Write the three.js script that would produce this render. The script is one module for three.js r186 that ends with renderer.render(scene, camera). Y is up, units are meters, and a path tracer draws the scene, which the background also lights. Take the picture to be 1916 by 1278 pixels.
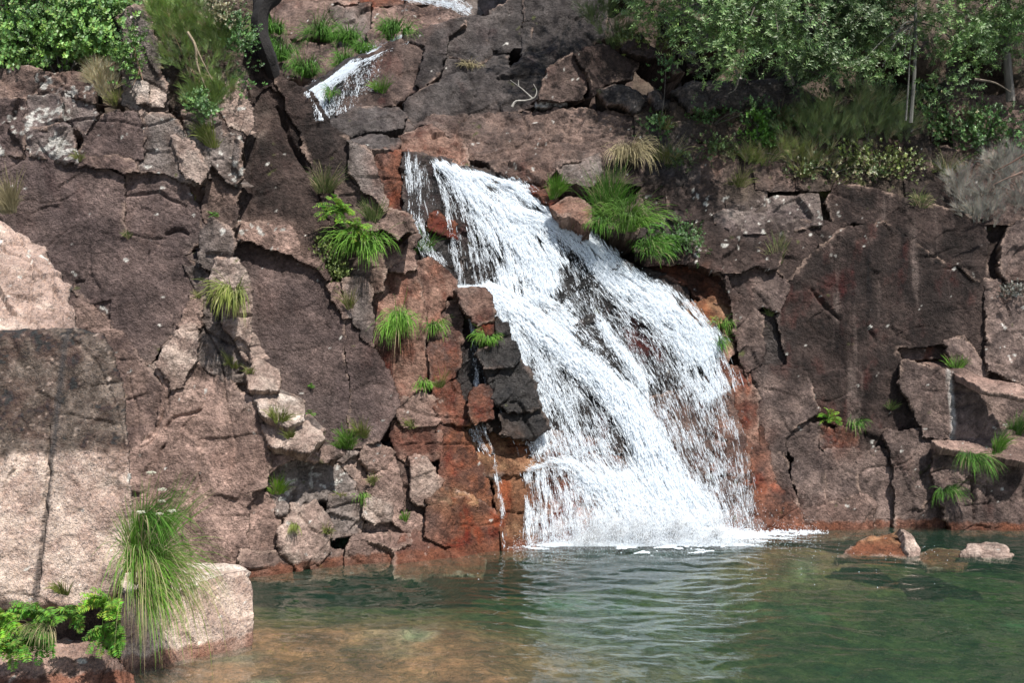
import * as THREE from 'three';
import { mergeGeometries } from 'three/addons/utils/BufferGeometryUtils.js';

// ---------------------------------------------------------------- camera, sky, sun, exposure
const EYE = new THREE.Vector3(0, 4.2, 0), FPX = 2027, TILT = -Math.atan(39 / FPX);
const scene = new THREE.Scene();
const camera = new THREE.PerspectiveCamera(2 * Math.atan(639 / FPX) * 180 / Math.PI, 1916 / 1278, 0.1, 300);
camera.position.copy(EYE);
camera.rotation.x = TILT;
scene.add(camera);

const SUN_DIR = new THREE.Vector3(0.30, 0.84, 0.46).normalize();
// a plain clear sky: pale horizon, deeper blue zenith, soft brightening round the sun
{
  const W = 256, H = 128, data = new Float32Array(W * H * 4);
  for (let j = 0; j < H; j++) for (let i = 0; i < W; i++) {
    const el = ((j + 0.5) / H - 0.5) * Math.PI, az = ((i + 0.5) / W - 0.5) * 2 * Math.PI;
    const y = Math.sin(el), x = Math.cos(el) * Math.cos(az), z = Math.cos(el) * Math.sin(az);
    const t = Math.pow(Math.max(0, 1 - Math.max(y, 0)), 2.2);
    const s = Math.pow(Math.max(0, x * SUN_DIR.x + y * SUN_DIR.y + z * SUN_DIR.z), 24);
    const k = 4 * (j * W + i);
    data[k] = 0.30 + 0.48 * t + 0.5 * s; data[k + 1] = 0.42 + 0.41 * t + 0.48 * s; data[k + 2] = 0.66 + 0.22 * t + 0.42 * s; data[k + 3] = 1;
  }
  const sky = new THREE.DataTexture(data, W, H, THREE.RGBAFormat, THREE.FloatType);
  sky.mapping = THREE.EquirectangularReflectionMapping; sky.magFilter = THREE.LinearFilter; sky.needsUpdate = true;
  scene.background = sky; scene.environment = sky;
  scene.backgroundIntensity = 0.56; scene.environmentIntensity = 0.56;
}
const sun = new THREE.DirectionalLight(new THREE.Color().setRGB(1, 0.945, 0.87), 4.9);
sun.position.copy(SUN_DIR).multiplyScalar(60).add(new THREE.Vector3(0, 0, -20));
sun.target.position.set(0, 0, -20);
sun.castShadow = true; sun.shadow.mapSize.set(4096, 4096); sun.shadow.radius = 1.4;
Object.assign(sun.shadow.camera, { left: -20, right: 20, top: 20, bottom: -20, near: 1, far: 130 });
scene.add(sun, sun.target);

const renderer = new THREE.WebGLRenderer({ antialias: true });
renderer.toneMapping = THREE.LinearToneMapping;
renderer.toneMappingExposure = 1.8;
renderer.shadowMap.enabled = true;

// ---------------------------------------------------------------- helpers
function rng(seed) { let a = seed >>> 0; return () => { a = (a + 0x6D2B79F5) | 0; let t = Math.imul(a ^ (a >>> 15), 1 | a); t = (t + Math.imul(t ^ (t >>> 7), 61 | t)) ^ t; return ((t ^ (t >>> 14)) >>> 0) / 4294967296; }; }
const PERM = (() => { const r = rng(7), p = [...Array(256).keys()]; for (let i = 255; i > 0; i--) { const j = Math.floor(r() * (i + 1)); [p[i], p[j]] = [p[j], p[i]]; } return Uint8Array.from([...p, ...p]); })();
const fade = t => t * t * t * (t * (t * 6 - 15) + 10), mixf = (a, b, t) => a + (b - a) * t;
function grad(h, x, y, z) { h &= 15; const u = h < 8 ? x : y, v = h < 4 ? y : h === 12 || h === 14 ? x : z; return ((h & 1) ? -u : u) + ((h & 2) ? -v : v); }
function noise(x, y, z) {
  const fx = Math.floor(x), fy = Math.floor(y), fz = Math.floor(z), X = fx & 255, Y = fy & 255, Z = fz & 255;
  x -= fx; y -= fy; z -= fz;
  const u = fade(x), v = fade(y), w = fade(z), P = PERM;
  const A = P[X] + Y, AA = P[A] + Z, AB = P[A + 1] + Z, B = P[X + 1] + Y, BA = P[B] + Z, BB = P[B + 1] + Z;
  return mixf(mixf(mixf(grad(P[AA], x, y, z), grad(P[BA], x - 1, y, z), u), mixf(grad(P[AB], x, y - 1, z), grad(P[BB], x - 1, y - 1, z), u), v),
    mixf(mixf(grad(P[AA + 1], x, y, z - 1), grad(P[BA + 1], x - 1, y, z - 1), u), mixf(grad(P[AB + 1], x, y - 1, z - 1), grad(P[BB + 1], x - 1, y - 1, z - 1), u), v), w);
}
function fbm(x, y, z, o = 4) { let s = 0, a = 0.5; for (let i = 0; i < o; i++) { s += a * noise(x, y, z); x = x * 2.03 + 11.3; y = y * 2.03 + 5.1; z = z * 2.03 + 3.7; a *= 0.5; } return s; }
function ridge(x, y, z, o = 3) { let s = 0, a = 0.5; for (let i = 0; i < o; i++) { s += a * (1 - 2 * Math.abs(noise(x, y, z))); x = x * 2.1 + 7.3; y = y * 2.1 + 2.1; z = z * 2.1 + 9.7; a *= 0.5; } return s; }
const sstep = (a, b, x) => { const t = Math.min(1, Math.max(0, (x - a) / (b - a))); return t * t * (3 - 2 * t); };
const hash2 = (i, j, s) => { let h = Math.imul(i, 374761393) ^ Math.imul(j, 668265263) ^ Math.imul(s, 1442695041); h = Math.imul(h ^ (h >>> 13), 1274126177); return ((h ^ (h >>> 16)) >>> 0) / 4294967296; };

// a sight line through the picture point (px, py), and the place on it that lies d metres in front of the viewer
const CT = Math.cos(TILT), ST = Math.sin(TILT);
function sight(px, py) { const x = (px - 958) / FPX, y = -(py - 639) / FPX; return new THREE.Vector3(x, y * CT + ST, -(CT - y * ST)); }
function at(px, py, d) { const r = sight(px, py); return r.multiplyScalar(d / -r.z).add(EYE); }
function toPx(p) { const x = p.x - EYE.x, y = p.y - EYE.y, z = p.z - EYE.z, yy = y * CT + z * ST, zz = z * CT - y * ST; return [958 + FPX * x / -zz, 639 - FPX * yy / -zz]; }

const taken = {};
function numbered(n) { const k = taken[n] = (taken[n] ?? -1) + 1; return k ? `${n}_${String(k).padStart(3, '0')}` : n; }
function group(name, pos, label, category, grp) {
  const o = new THREE.Group(); o.name = numbered(name); if (pos) o.position.copy(pos); scene.add(o);
  o.userData = { label, category }; if (grp) o.userData.group = grp; return o;
}
function structure(name, label) { const o = new THREE.Group(); o.name = numbered(name); o.userData = { kind: 'structure' }; if (label) o.userData.label = label; scene.add(o); return o; }
function mesh(name, geo, mat, parent) { const m = new THREE.Mesh(geo, mat); m.name = name; m.castShadow = m.receiveShadow = true; if (parent) parent.add(m); return m; }

// ---------------------------------------------------------------- textures: grain of granite
function grainTexture(size, fn, srgb) {
  const d = new Uint8Array(size * size * 4);
  for (let j = 0; j < size; j++) for (let i = 0; i < size; i++) { const c = fn(i, j), k = 4 * (j * size + i); d[k] = c[0]; d[k + 1] = c[1]; d[k + 2] = c[2]; d[k + 3] = 255; }
  const t = new THREE.DataTexture(d, size, size); t.wrapS = t.wrapT = THREE.RepeatWrapping; t.magFilter = THREE.LinearFilter; if (srgb) t.colorSpace = THREE.SRGBColorSpace; t.needsUpdate = true; return t;
}
// noise that closes on itself after n cells
function tile(size, cells, seed, o = 4) {
  const out = new Float32Array(size * size); let amp = 1, tot = 0;
  for (let k = 0; k < o; k++) {
    const n = cells << k; const lat = new Float32Array(n * n); const r = rng(seed + k * 97); for (let i = 0; i < n * n; i++) lat[i] = r() * 2 - 1;
    for (let j = 0; j < size; j++) for (let i = 0; i < size; i++) {
      const x = i / size * n, y = j / size * n, x0 = Math.floor(x), y0 = Math.floor(y), u = fade(x - x0), v = fade(y - y0);
      const a = lat[(y0 % n) * n + x0 % n], b = lat[(y0 % n) * n + (x0 + 1) % n], c = lat[((y0 + 1) % n) * n + x0 % n], e = lat[((y0 + 1) % n) * n + (x0 + 1) % n];
      out[j * size + i] += amp * mixf(mixf(a, b, u), mixf(c, e, u), v);
    }
    tot += amp; amp *= 0.62;
  }
  for (let i = 0; i < out.length; i++) out[i] /= tot; return out;
}
const GS = 1024, gA = tile(GS, 32, 5, 5), gB = tile(GS, 128, 9, 3), gC = tile(GS, 64, 21, 4), gD = tile(GS, 6, 33, 5);
const graniteMap = grainTexture(GS, (i, j) => {
  const k = j * GS + i; let v = 0.92 + 0.20 * gA[k] + 0.30 * gB[k] + 0.14 * gD[k]; if (gC[k] < -0.40) v *= 0.68; if (gB[k] > 0.42) v *= 1.1;
  v = Math.min(1, Math.max(0.12, v)); const w = gC[k] * 0.05; return [255 * Math.min(1, v * (1 + w)), 255 * Math.min(1, v), 255 * Math.min(1, v * (1 - w))];
}, true);
graniteMap.repeat.set(0.95, 0.95);
const graniteBump = grainTexture(GS, (i, j) => { const k = j * GS + i; const v = 255 * Math.min(1, Math.max(0, 0.5 + 0.42 * gA[k] + 0.22 * gB[k] + 0.2 * gD[k] - (gC[k] < -0.36 ? 0.18 : 0))); return [v, v, v]; });
graniteBump.repeat.set(0.7, 0.7);
const cliffMap = grainTexture(GS, (i, j) => {
  const k = j * GS + i; let v = 0.90 + 0.24 * gA[k] + 0.16 * gB[k] + 0.22 * gD[k]; if (gC[k] < -0.44) v *= 0.75;
  v = Math.min(1, Math.max(0.2, v)); return [255 * v, 255 * v, 255 * v];
}, true);
cliffMap.repeat.set(0.55, 0.55);
const rockMat = new THREE.MeshPhysicalMaterial({ specularIntensity: 0.35, vertexColors: true, map: cliffMap, bumpMap: graniteBump, bumpScale: 0.048, roughness: 0.86 });
const blockMat = new THREE.MeshPhysicalMaterial({ specularIntensity: 0.35, vertexColors: true, map: graniteMap, bumpMap: graniteBump, bumpScale: 0.024, roughness: 0.88 });
const wetMat = new THREE.MeshPhysicalMaterial({ vertexColors: true, map: cliffMap, bumpMap: graniteBump, bumpScale: 0.04, roughness: 0.38, specularIntensity: 0.5 });
// ---------------------------------------------------------------- rock
// [first colour, second colour, size of the patches in m, lichen, iron, run-off streaks]
const PAL = {
  slate: [[.088, .077, .074], [.046, .040, .039], 0.5, 0.05, 0.04, 0.6],
  wall: [[.205, .150, .131], [.096, .071, .064], 0.45, 0.05, 0.10, 0.5],
  patina: [[.080, .058, .055], [.142, .102, .093], 0.8, 0.14, 0.04, 0.3],
  patinapink: [[.115, .078, .070], [.225, .155, .130], 0.5, 0.12, 0.05, 0.2],
  pink: [[.335, .228, .190], [.180, .122, .103], 0.5, 0.18, 0.06, 0.25],
  beige: [[.46, .365, .31], [.31, .225, .19], 0.35, 0.08, 0.03, 0.1],
  pale: [[.56, .48, .42], [.40, .31, .26], 0.3, 0.1, 0.0, 0.1],
  grey: [[.19, .162, .149], [.105, .087, .079], 0.45, 0.06, 0.02, 0.35],
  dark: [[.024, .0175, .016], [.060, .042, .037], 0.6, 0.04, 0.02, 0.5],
  black: [[.10, .085, .078], [.15, .125, .112], 0.4, 0.03, 0.0, 0.4],
  brown: [[.182, .126, .105], [.098, .070, .061], 0.4, 0.05, 0.15, 0.3],
  red: [[.185, .066, .036], [.085, .040, .029], 0.3, 0.0, 0.6, 0.5],
  redpink: [[.26, .155, .118], [.125, .050, .034], 0.35, 0.02, 0.45, 0.8],
  tan: [[.31, .18, .10], [.18, .088, .048], 0.3, 0.02, 0.4, 0.3],
  wet: [[.013, .013, .014], [.034, .031, .030], 0.3, 0.0, 0.05, 0.3],
  wetred: [[.13, .05, .03], [.06, .035, .028], 0.3, 0.0, 0.5, 0.4],
  lichen: [[.135, .105, .10], [.20, .165, .15], 0.3, 0.85, 0.0, 0.1],
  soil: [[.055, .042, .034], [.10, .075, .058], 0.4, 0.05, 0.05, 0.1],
};
// the stains of neighbouring faces run into one another: palettes blended over the cliff face (x, y in m, at 0.12 m)
let TINT = null; const TP = new Float32Array(11), V3 = new THREE.Vector3();
function layTints(specs) {
  const pts = []; for (const { pts: p, palette, o } of specs) {
    const [a, b, , l, i, r] = PAL[palette], v = [...a, ...b, o.lichen ?? l, o.iron ?? i, o.run ?? r, o.moss ?? .08, o.bias ?? 0];
    const cx = p.reduce((q, w) => q + w[0], 0) / p.length, cy = p.reduce((q, w) => q + w[1], 0) / p.length; pts.push([cx, cy, v]);
    for (const [x, y] of p) for (const f of [0.45, 0.8]) pts.push([cx + (x - cx) * f, cy + (y - cy) * f, v]);
  }
  const n = 12, x0 = -300, y0 = -260, nx = 212, ny = 124, grid = new Float32Array(nx * ny * 11);
  for (let j = 0; j < ny; j++) for (let i = 0; i < nx; i++) {
    const x = x0 + i * n, y = y0 + j * n, k = (j * nx + i) * 11; let w = 0; const s = new Float64Array(11);
    for (const [px, py, v] of pts) { const r2 = (px - x) ** 2 + (py - y) ** 2 + 300, q = 1 / (r2 * r2); w += q; for (let m = 0; m < 11; m++) s[m] += q * v[m]; }
    for (let m = 0; m < 11; m++) grid[k + m] = s[m] / w;
  }
  TINT = { n, x0, y0, nx, ny, grid };
}
function tintAt(x, y, z) {
  V3.set(x, y, z); const [px, py] = toPx(V3), { n, x0, y0, nx, ny, grid } = TINT; let u = (px - x0) / n + 2.2 * noise(x * 2.1, y * 2.1, z) + 0.9 * noise(x * 6, y * 6, z), v = (py - y0) / n + 2.2 * noise(x * 2.1 + 30, y * 2.1, z) + 0.9 * noise(x * 6 + 9, y * 6, z);
  u = Math.min(nx - 1.01, Math.max(0, u)); v = Math.min(ny - 1.01, Math.max(0, v)); const i = Math.floor(u), j = Math.floor(v), fu = u - i, fv = v - j, k = (j * nx + i) * 11;
  for (let m = 0; m < 11; m++) TP[m] = mixf(mixf(grid[k + m], grid[k + 11 + m], fu), mixf(grid[k + nx * 11 + m], grid[k + nx * 11 + 11 + m], fu), fv); return TP;
}
const PA = [0, 0, 0], PB = [0, 0, 0];
function rockColor(out, x, y, z, pal, o) {
  let [a, b, size, lich, iron, run] = pal, moss = o.moss ?? 0.08, bias = o.bias ?? 0; lich = o.lichen ?? lich; iron = o.iron ?? iron; run = o.run ?? run; const s = (o.free ? o.seed : 1) * 13.7;
  if (!o.free && TINT) {
    const t = tintAt(x, y, z), k = o.own ?? (pal === PAL.wet ? 0.85 : 0.45); for (let i = 0; i < 3; i++) { PA[i] = mixf(t[i], a[i], k); PB[i] = mixf(t[3 + i], b[i], k); } a = PA; b = PB;
    lich = mixf(t[6], lich, k); iron = mixf(t[7], iron, k); run = mixf(t[8], run, k); moss = mixf(t[9], moss, k); bias = mixf(t[10], bias, k);
  }
  const wx = x + 0.25 * noise(x * 1.7, y * 1.7, z * 1.7 + s), wy = y + 0.25 * noise(x * 1.7 + 9, y * 1.7, z * 1.7 + s);
  let m = sstep(-0.22, 0.25, fbm(wx / size + s, wy / size, z / size, 5) + 0.12 * noise(x * 14, y * 14, z * 14) + bias);
  let r = mixf(a[0], b[0], m), g = mixf(a[1], b[1], m), c = mixf(a[2], b[2], m);
  if (run > 0) { // dark run-off marks, drawn out downwards
    const k = Math.min(1, run * 1.15) * sstep(0.0, 0.30, fbm(x * 3.1 + s, y * 0.35, z * 3.1, 4) + 0.10 * noise(x * 16, y * 3, z * 5));
    r = mixf(r, r * 0.42, k); g = mixf(g, g * 0.40, k); c = mixf(c, c * 0.42, k);
  }
  if (o.stain !== 0) { const q = fbm(x * .75 + 400, y * .42, z * .75, 5) + .16 * noise(x * 9, y * 6, z * 9), k = (o.stain ?? .5) * sstep(.02, .30, q); r *= 1 - .52 * k; g *= 1 - .55 * k; c *= 1 - .55 * k; }
  if (iron > 0) {
    const k = Math.min(1, iron * 1.3) * sstep(0.05, 0.35, fbm(x * 1.9 + s + 40, y * 1.1, z * 1.9, 4) + 0.25 * (iron - 0.3) + 0.08 * noise(x * 20, y * 20, z * 20));
    r = mixf(r, Math.max(r, 0.14) * 1.12, k); g = mixf(g, g * 0.58, k); c = mixf(c, c * 0.38, k);
  }
  if (lich > 0) { // pale crusts of lichen with ragged outlines
    const q = fbm(x * 3.3 + s + 80, y * 3.3, z * 3.3, 3) + 0.55 * noise(x * 11 + s, y * 11, z * 11);
    const th = 0.62 - 0.62 * lich, k = sstep(th, th + 0.06, q) * 0.88;
    r = mixf(r, .50, k); g = mixf(g, .485, k); c = mixf(c, .45, k);
  }
  if (moss > 0) { const q = fbm(x * 1.6 + 300 + s, y * 1.6, z * 1.6, 4) + 0.3 * noise(x * 9, y * 9, z * 9 + s), k = 0.75 * sstep(0.50 - 0.5 * moss, 0.62 - 0.5 * moss, q); r = mixf(r, .075, k); g = mixf(g, .085, k); c = mixf(c, .028, k); }
  // rust line that the pool leaves at its edge
  const wl = y + 0.06 * noise(x * 5, z * 5, 3) + 0.03 * noise(x * 23, y * 23, z * 23);
  if (wl < 0.14 && !o.dry) { const k = sstep(0.14, 0.08, wl) * (0.75 + .4 * noise(x * 3, 4, z * 3)); r = mixf(r, .15, k); g = mixf(g, .055, k); c = mixf(c, .030, k); }
  if (o.weep) { const k = o.weep * sstep(.10, .42, fbm(x * 4.2 + 200, y * 0.28, z * 2, 4) + .12 * noise(x * 15, y * 2.2, z)); r = mixf(r, .17, k); g = mixf(g, .13, k); c = mixf(c, .115, k); }
  { const f = 0.7 * noise(x * 17, y * 19, z * 17 + s) + 0.55 * noise(x * 4.3, y * 4.3, z * 4.3 + s), k = 0.55 * sstep(.36, .52, f), d = 0.45 * sstep(-.36, -.55, f); r *= 1 + .8 * k - d; g *= 1 + .8 * k - d; c *= 1 + .8 * k - d; } // chips and pits
  const vein = fbm(x * 2.4 + 50, y * 2.4, z * 2.4 + s, 4), gr = 1.04 + 0.55 * vein + 0.26 * noise(x * 27, y * 27, z * 27) + 0.16 * noise(x * 61, y * 61, z * 61);
  out[0] = Math.max(0.01, r * gr); out[1] = Math.max(0.01, g * gr); out[2] = Math.max(0.01, c * gr);
}
// angular fracture: each cell of a jittered net is a small tilted plane
function facets(u, v, size, seed, amp) {
  const x = u / size, y = v / size, i0 = Math.floor(x), j0 = Math.floor(y); let best = 9, bi = 0, bj = 0, bx = 0, by = 0;
  for (let j = j0 - 1; j <= j0 + 1; j++) for (let i = i0 - 1; i <= i0 + 1; i++) {
    const cx = i + hash2(i, j, seed), cy = j + hash2(i, j, seed + 1), d = (cx - x) ** 2 + (cy - y) ** 2;
    if (d < best) { best = d; bi = i; bj = j; bx = cx; by = cy; }
  }
  return amp * ((hash2(bi, bj, seed + 2) - 0.5) * 1.1 * (x - bx) + (hash2(bi, bj, seed + 3) - 0.5) * 1.1 * (y - by) + 0.35 * (hash2(bi, bj, seed + 4) - 0.5));
}
function joints(x, y, z) { // hairline joints that wander, fork and fade
  const wx = x + .22 * noise(x * 1.3, y * 1.3, z + 4), wy = y + .22 * noise(x * 1.3 + 8, y * 1.3, z + 4);
  const a = Math.abs(noise(wx * .85 + 3, wy * .38, 17)), b = Math.abs(noise(wx * .42, wy * 1.05, 41)), m = sstep(-.05, .2, noise(x * .7, y * .7, 77)), n = sstep(-.05, .2, noise(x * .7, y * .7, 99));
  return m * sstep(.028, .004, a) + n * sstep(.028, .004, b);
}
function relief(u, v, x, y, z, k, seed) {
  const s = seed * 3.1, wu = u + 0.10 * noise(x * 2, y * 2, z * 2 + s), wv = v + 0.10 * noise(x * 2 + 7, y * 2, z * 2 + s);
  return k * (0.16 * fbm(x * 0.8 + s, y * 0.8, z * 0.8, 3) + facets(wu, wv, 0.85, seed, 0.11) + facets(wu, wv, 0.27, seed + 9, 0.035)
    - 0.05 * joints(x, y, z) + 0.035 * ridge(x * 2.1 + s, y * 3.0, z * 2.1, 4) + 0.028 * fbm(x * 6, y * 6, z * 6 + s, 4) + 0.02 * ridge(x * 5.5 + s, y * 5.5, z * 5.5, 2));
}
function polyDist(poly, u, v, res) { // signed distance, inside positive; res gets the nearest point on the outline
  let best = 1e9, inside = false;
  for (let i = 0, j = poly.length - 1; i < poly.length; j = i++) {
    const ax = poly[j][0], ay = poly[j][1], bx = poly[i][0], by = poly[i][1], ex = bx - ax, ey = by - ay;
    let t = ((u - ax) * ex + (v - ay) * ey) / (ex * ex + ey * ey + 1e-12); t = t < 0 ? 0 : t > 1 ? 1 : t;
    const qx = ax + t * ex, qy = ay + t * ey, d = (u - qx) ** 2 + (v - qy) ** 2;
    if (d < best) { best = d; res[0] = qx; res[1] = qy; }
    if ((by > v) !== (ay > v) && u < (ax - bx) * (v - by) / (ay - by) + bx) inside = !inside;
  }
  return inside ? Math.sqrt(best) : -Math.sqrt(best);
}
function lineDist(pts, u, v) {
  let best = 1e9, along = 0, tot = 0, bt = 0;
  for (let i = 1; i < pts.length; i++) {
    const ax = pts[i - 1][0], ay = pts[i - 1][1], ex = pts[i][0] - ax, ey = pts[i][1] - ay, L2 = ex * ex + ey * ey + 1e-12;
    let t = ((u - ax) * ex + (v - ay) * ey) / L2; t = t < 0 ? 0 : t > 1 ? 1 : t;
    const d = (u - ax - t * ex) ** 2 + (v - ay - t * ey) ** 2, L = Math.sqrt(L2); if (d < best) { best = d; bt = along + t * L; } along += L;
  }
  tot = along; return [Math.sqrt(best), bt / tot];
}
// all rock faces laid so far: where the cliff stands, for the ground behind them and for what grows on them
const FACES = [];
let faceSeed = 1;
const QUEUE = [];
function rock(parent, name, pts, depth, palette, o = {}) { o.seed = o.seed ?? faceSeed++; if (o.free) return layRock(parent, name, pts, depth, palette, o); QUEUE.push({ parent, name, pts, depth, palette, o }); }
/* A rock: its outlined face lies in a plane of its own, is broken into facets, rounded at the rim and runs back into the cliff.
   depth(px, py): how far the plane is at a sight line; o: proud (m), round (m), thick (m), rough, step (m), cracks, gx/gy extra tilt */
function layRock(parent, name, pts, depth, palette, o = {}) {
  const seed = o.seed; const R = rng(seed * 77 + 3);
  const cx = pts.reduce((s, p) => s + p[0], 0) / pts.length, cy = pts.reduce((s, p) => s + p[1], 0) / pts.length;
  const gx = (o.gx ?? 0) + (R() - 0.5) * 0.0009 * (o.wobble ?? 1), gy = (o.gy ?? 0) + (R() - 0.5) * 0.0009 * (o.wobble ?? 1), proud = (o.proud ?? 0) + (R() - 0.5) * 0.12 * (o.wobble ?? 1);
  const D = (x, y) => depth(x, y) - proud + gx * (x - cx) + gy * (y - cy);
  const O = at(cx, cy, D(cx, cy)), E1 = at(cx + 40, cy, D(cx + 40, cy)).sub(O), E2 = at(cx, cy - 40, D(cx, cy - 40)).sub(O);
  const N = new THREE.Vector3().crossVectors(E1, E2).normalize(), U = new THREE.Vector3(0, 1, 0).cross(N).normalize(), V = new THREE.Vector3().crossVectors(N, U);
  const onPlane = ([px, py]) => { const r = sight(px, py), t = O.clone().sub(EYE).dot(N) / r.dot(N), q = r.multiplyScalar(t).add(EYE).sub(O); return [q.dot(U), q.dot(V)]; };
  const poly = pts.map(onPlane), cracks = (o.cracks ?? []).map(c => ({ p: c.p.map(onPlane), w: c.w ?? 0.03, d: c.d ?? 0.07 }));
  const far = -O.z, step = o.step ?? 0.0245 * far / 20, rad = o.round ?? 0.05, grow = o.free ? 0 : (o.grow ?? 0.075), thick = o.thick ?? 0.9, k = o.rough ?? 1, jag = o.jag ?? 0.07, taper = o.taper ?? 0.35;
  let u0 = 1e9, u1 = -1e9, v0 = 1e9, v1 = -1e9; for (const [u, v] of poly) { u0 = Math.min(u0, u); u1 = Math.max(u1, u); v0 = Math.min(v0, v); v1 = Math.max(v1, v); }
  u0 -= 0.15; v0 -= 0.15; u1 += 0.15; v1 += 0.15;
  const nu = Math.ceil((u1 - u0) / step) + 1, nv = Math.ceil((v1 - v0) / step) + 1, ix = new Int32Array(nu * nv).fill(-1), SD = new Float32Array(nu * nv), NP = new Float32Array(nu * nv * 2);
  const q = [0, 0], P = new THREE.Vector3();
  for (let j = 0; j < nv; j++) for (let i = 0; i < nu; i++) {
    const u = u0 + i * step, v = v0 + j * step, n1 = jag * (noise(u * 3.1, v * 3.1, seed) + 0.6 * noise(u * 9, v * 9, seed + 50)), n2 = jag * (noise(u * 3.1, v * 3.1, seed + 20) + 0.6 * noise(u * 9, v * 9, seed + 70));
    const id = j * nu + i; SD[id] = polyDist(poly, u + n1, v + n2, q) + grow; NP[2 * id] = q[0] - n1; NP[2 * id + 1] = q[1] - n2;
  }
  const pos = [], uv = [], col = [], idx = [], c = [0, 0, 0], pal = PAL[palette];
  const vert = id => {
    if (ix[id] >= 0) return ix[id];
    let u = u0 + (id % nu) * step, v = v0 + Math.floor(id / nu) * step, h; const sd = SD[id];
    P.copy(O).addScaledVector(U, u).addScaledVector(V, v);
    const rr = Math.max(.012, rad * (0.9 + 1.5 * noise(P.x * 1.9, P.y * 1.9, P.z * 1.9 + seed)));
    if (sd > 0) {
      h = relief(u, v, P.x, P.y, P.z, k, seed);
      if (o.ledges) { const t = v * o.ledges + 0.8 * noise(P.x * 0.8, P.y * 0.8, seed), f = t - Math.floor(t); h += 0.06 * (f < 0.85 ? f / 0.85 : (1 - f) / 0.15) - 0.03; }
      if (o.bulge) { const w = Math.min(1, sd / o.bulge); h += o.bulge * 0.5 * (Math.sqrt(1 - (1 - w) * (1 - w)) - 1); }
      if (sd < rr) h -= rr - Math.sqrt(Math.max(0, rr * rr - (rr - sd) * (rr - sd)));
      for (const cr of cracks) { const [dd, t] = lineDist(cr.p, u + 0.035 * noise(u * 6, v * 6, seed + 5), v + 0.035 * noise(u * 6, v * 6, seed + 8)), w = cr.w * (0.5 + Math.sin(Math.PI * Math.min(0.98, Math.max(0.02, t))) * 0.8); if (dd < w) h -= cr.d * (1 - dd / w); }
    } else {
      const dx = u - NP[2 * id], dy = v - NP[2 * id + 1], L = Math.hypot(dx, dy) || 1; u = NP[2 * id] + dx / L * (grow - taper * thick); v = NP[2 * id + 1] + dy / L * (grow - taper * thick);
      h = -thick; P.copy(O).addScaledVector(U, u).addScaledVector(V, v);
    }
    P.addScaledVector(N, h);
    rockColor(c, P.x, P.y, P.z, pal, o);
    if (sd > 0 && sd < .11 && o.wear !== 0) { // rims where the skin of the rock is worn through to fresh granite
      const k = .75 * sstep(.10, .02, sd + .05 * noise(P.x * 13, P.y * 13, P.z * 13)) * sstep(.0, .22, noise(P.x * 1.6 + seed, P.y * 1.6, P.z) + .25 * noise(P.x * 7, P.y * 7, P.z * 7)); const w = o.wearTo ?? (palette.startsWith('wet') || palette === 'red' ? .35 : 1);
      c[0] = mixf(c[0], Math.max(c[0], .34), k * w); c[1] = mixf(c[1], Math.max(c[1], .245), k * w); c[2] = mixf(c[2], Math.max(c[2], .20), k * w);
    }
    if (o.paint) o.paint(c, P, u, v);
    ix[id] = pos.length / 3; pos.push(P.x, P.y, P.z); uv.push(u + seed * 0.37, v + seed * 0.71); col.push(c[0], c[1], c[2]); return ix[id];
  };
  for (let j = 0; j + 1 < nv; j++) for (let i = 0; i + 1 < nu; i++) {
    const a = j * nu + i, b = a + 1, d = a + nu, e = d + 1; if (Math.max(SD[a], SD[b], SD[d], SD[e]) <= 0) continue;
    const A = vert(a), B = vert(b), C = vert(d), E = vert(e); idx.push(A, B, E, A, E, C);
  }
  const g = new THREE.BufferGeometry(); g.setAttribute('position', new THREE.Float32BufferAttribute(pos, 3)); g.setAttribute('uv', new THREE.Float32BufferAttribute(uv, 2)); g.setAttribute('color', new THREE.Float32BufferAttribute(col, 3)); g.setIndex(idx); g.computeVertexNormals();
  const home = parent ?? scene; const m = mesh(parent ? name : numbered(name), g, o.mat ?? (o.near ? blockMat : palette.startsWith('wet') ? wetMat : rockMat), home);
  if (!o.free) { FACES.push({ pts, D, cx, cy, O, N }); }
  return m;
}
// ---------------------------------------------------------------- the cliff: how far its walls stand
const LIN = (d, px, py, bx, by) => (x, y) => d + bx * (x - px) + by * (y - py);
const DL = LIN(18.4, 250, 700, 0.0006, -0.0012);      // buttress
const DS = LIN(19.7, 550, 620, 0.0015, -0.0020);      // dark slab behind it
const DM = LIN(18.45, 560, 1040, 0.0046, -0.0028);    // broken rocks at the water
const DC = LIN(20.7, 750, 620, 0.0020, -0.0030);      // red columns
const DF = LIN(20.7, 1150, 1015, 0.0024, -0.0041);    // bed of the fall
const DR = LIN(22.35, 1550, 950, 0.0006, -0.0016);    // wall beyond the fall
const DK = LIN(23.3, 1400, 390, 0.0004, -0.0050);     // shaded slope under the trees
const DG = LIN(23.0, 900, 310, 0.0006, -0.0110);      // ledge over the lip
const DU = LIN(25.2, 880, 200, 0.0004, -0.0080);      // upper rocks
const DX = LIN(29.6, 640, 140, 0.0010, -0.0120);      // back of the gully
const DB = LIN(24.7, 1150, 200, 0.0006, -0.0070);     // boulders on the slope

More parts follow.
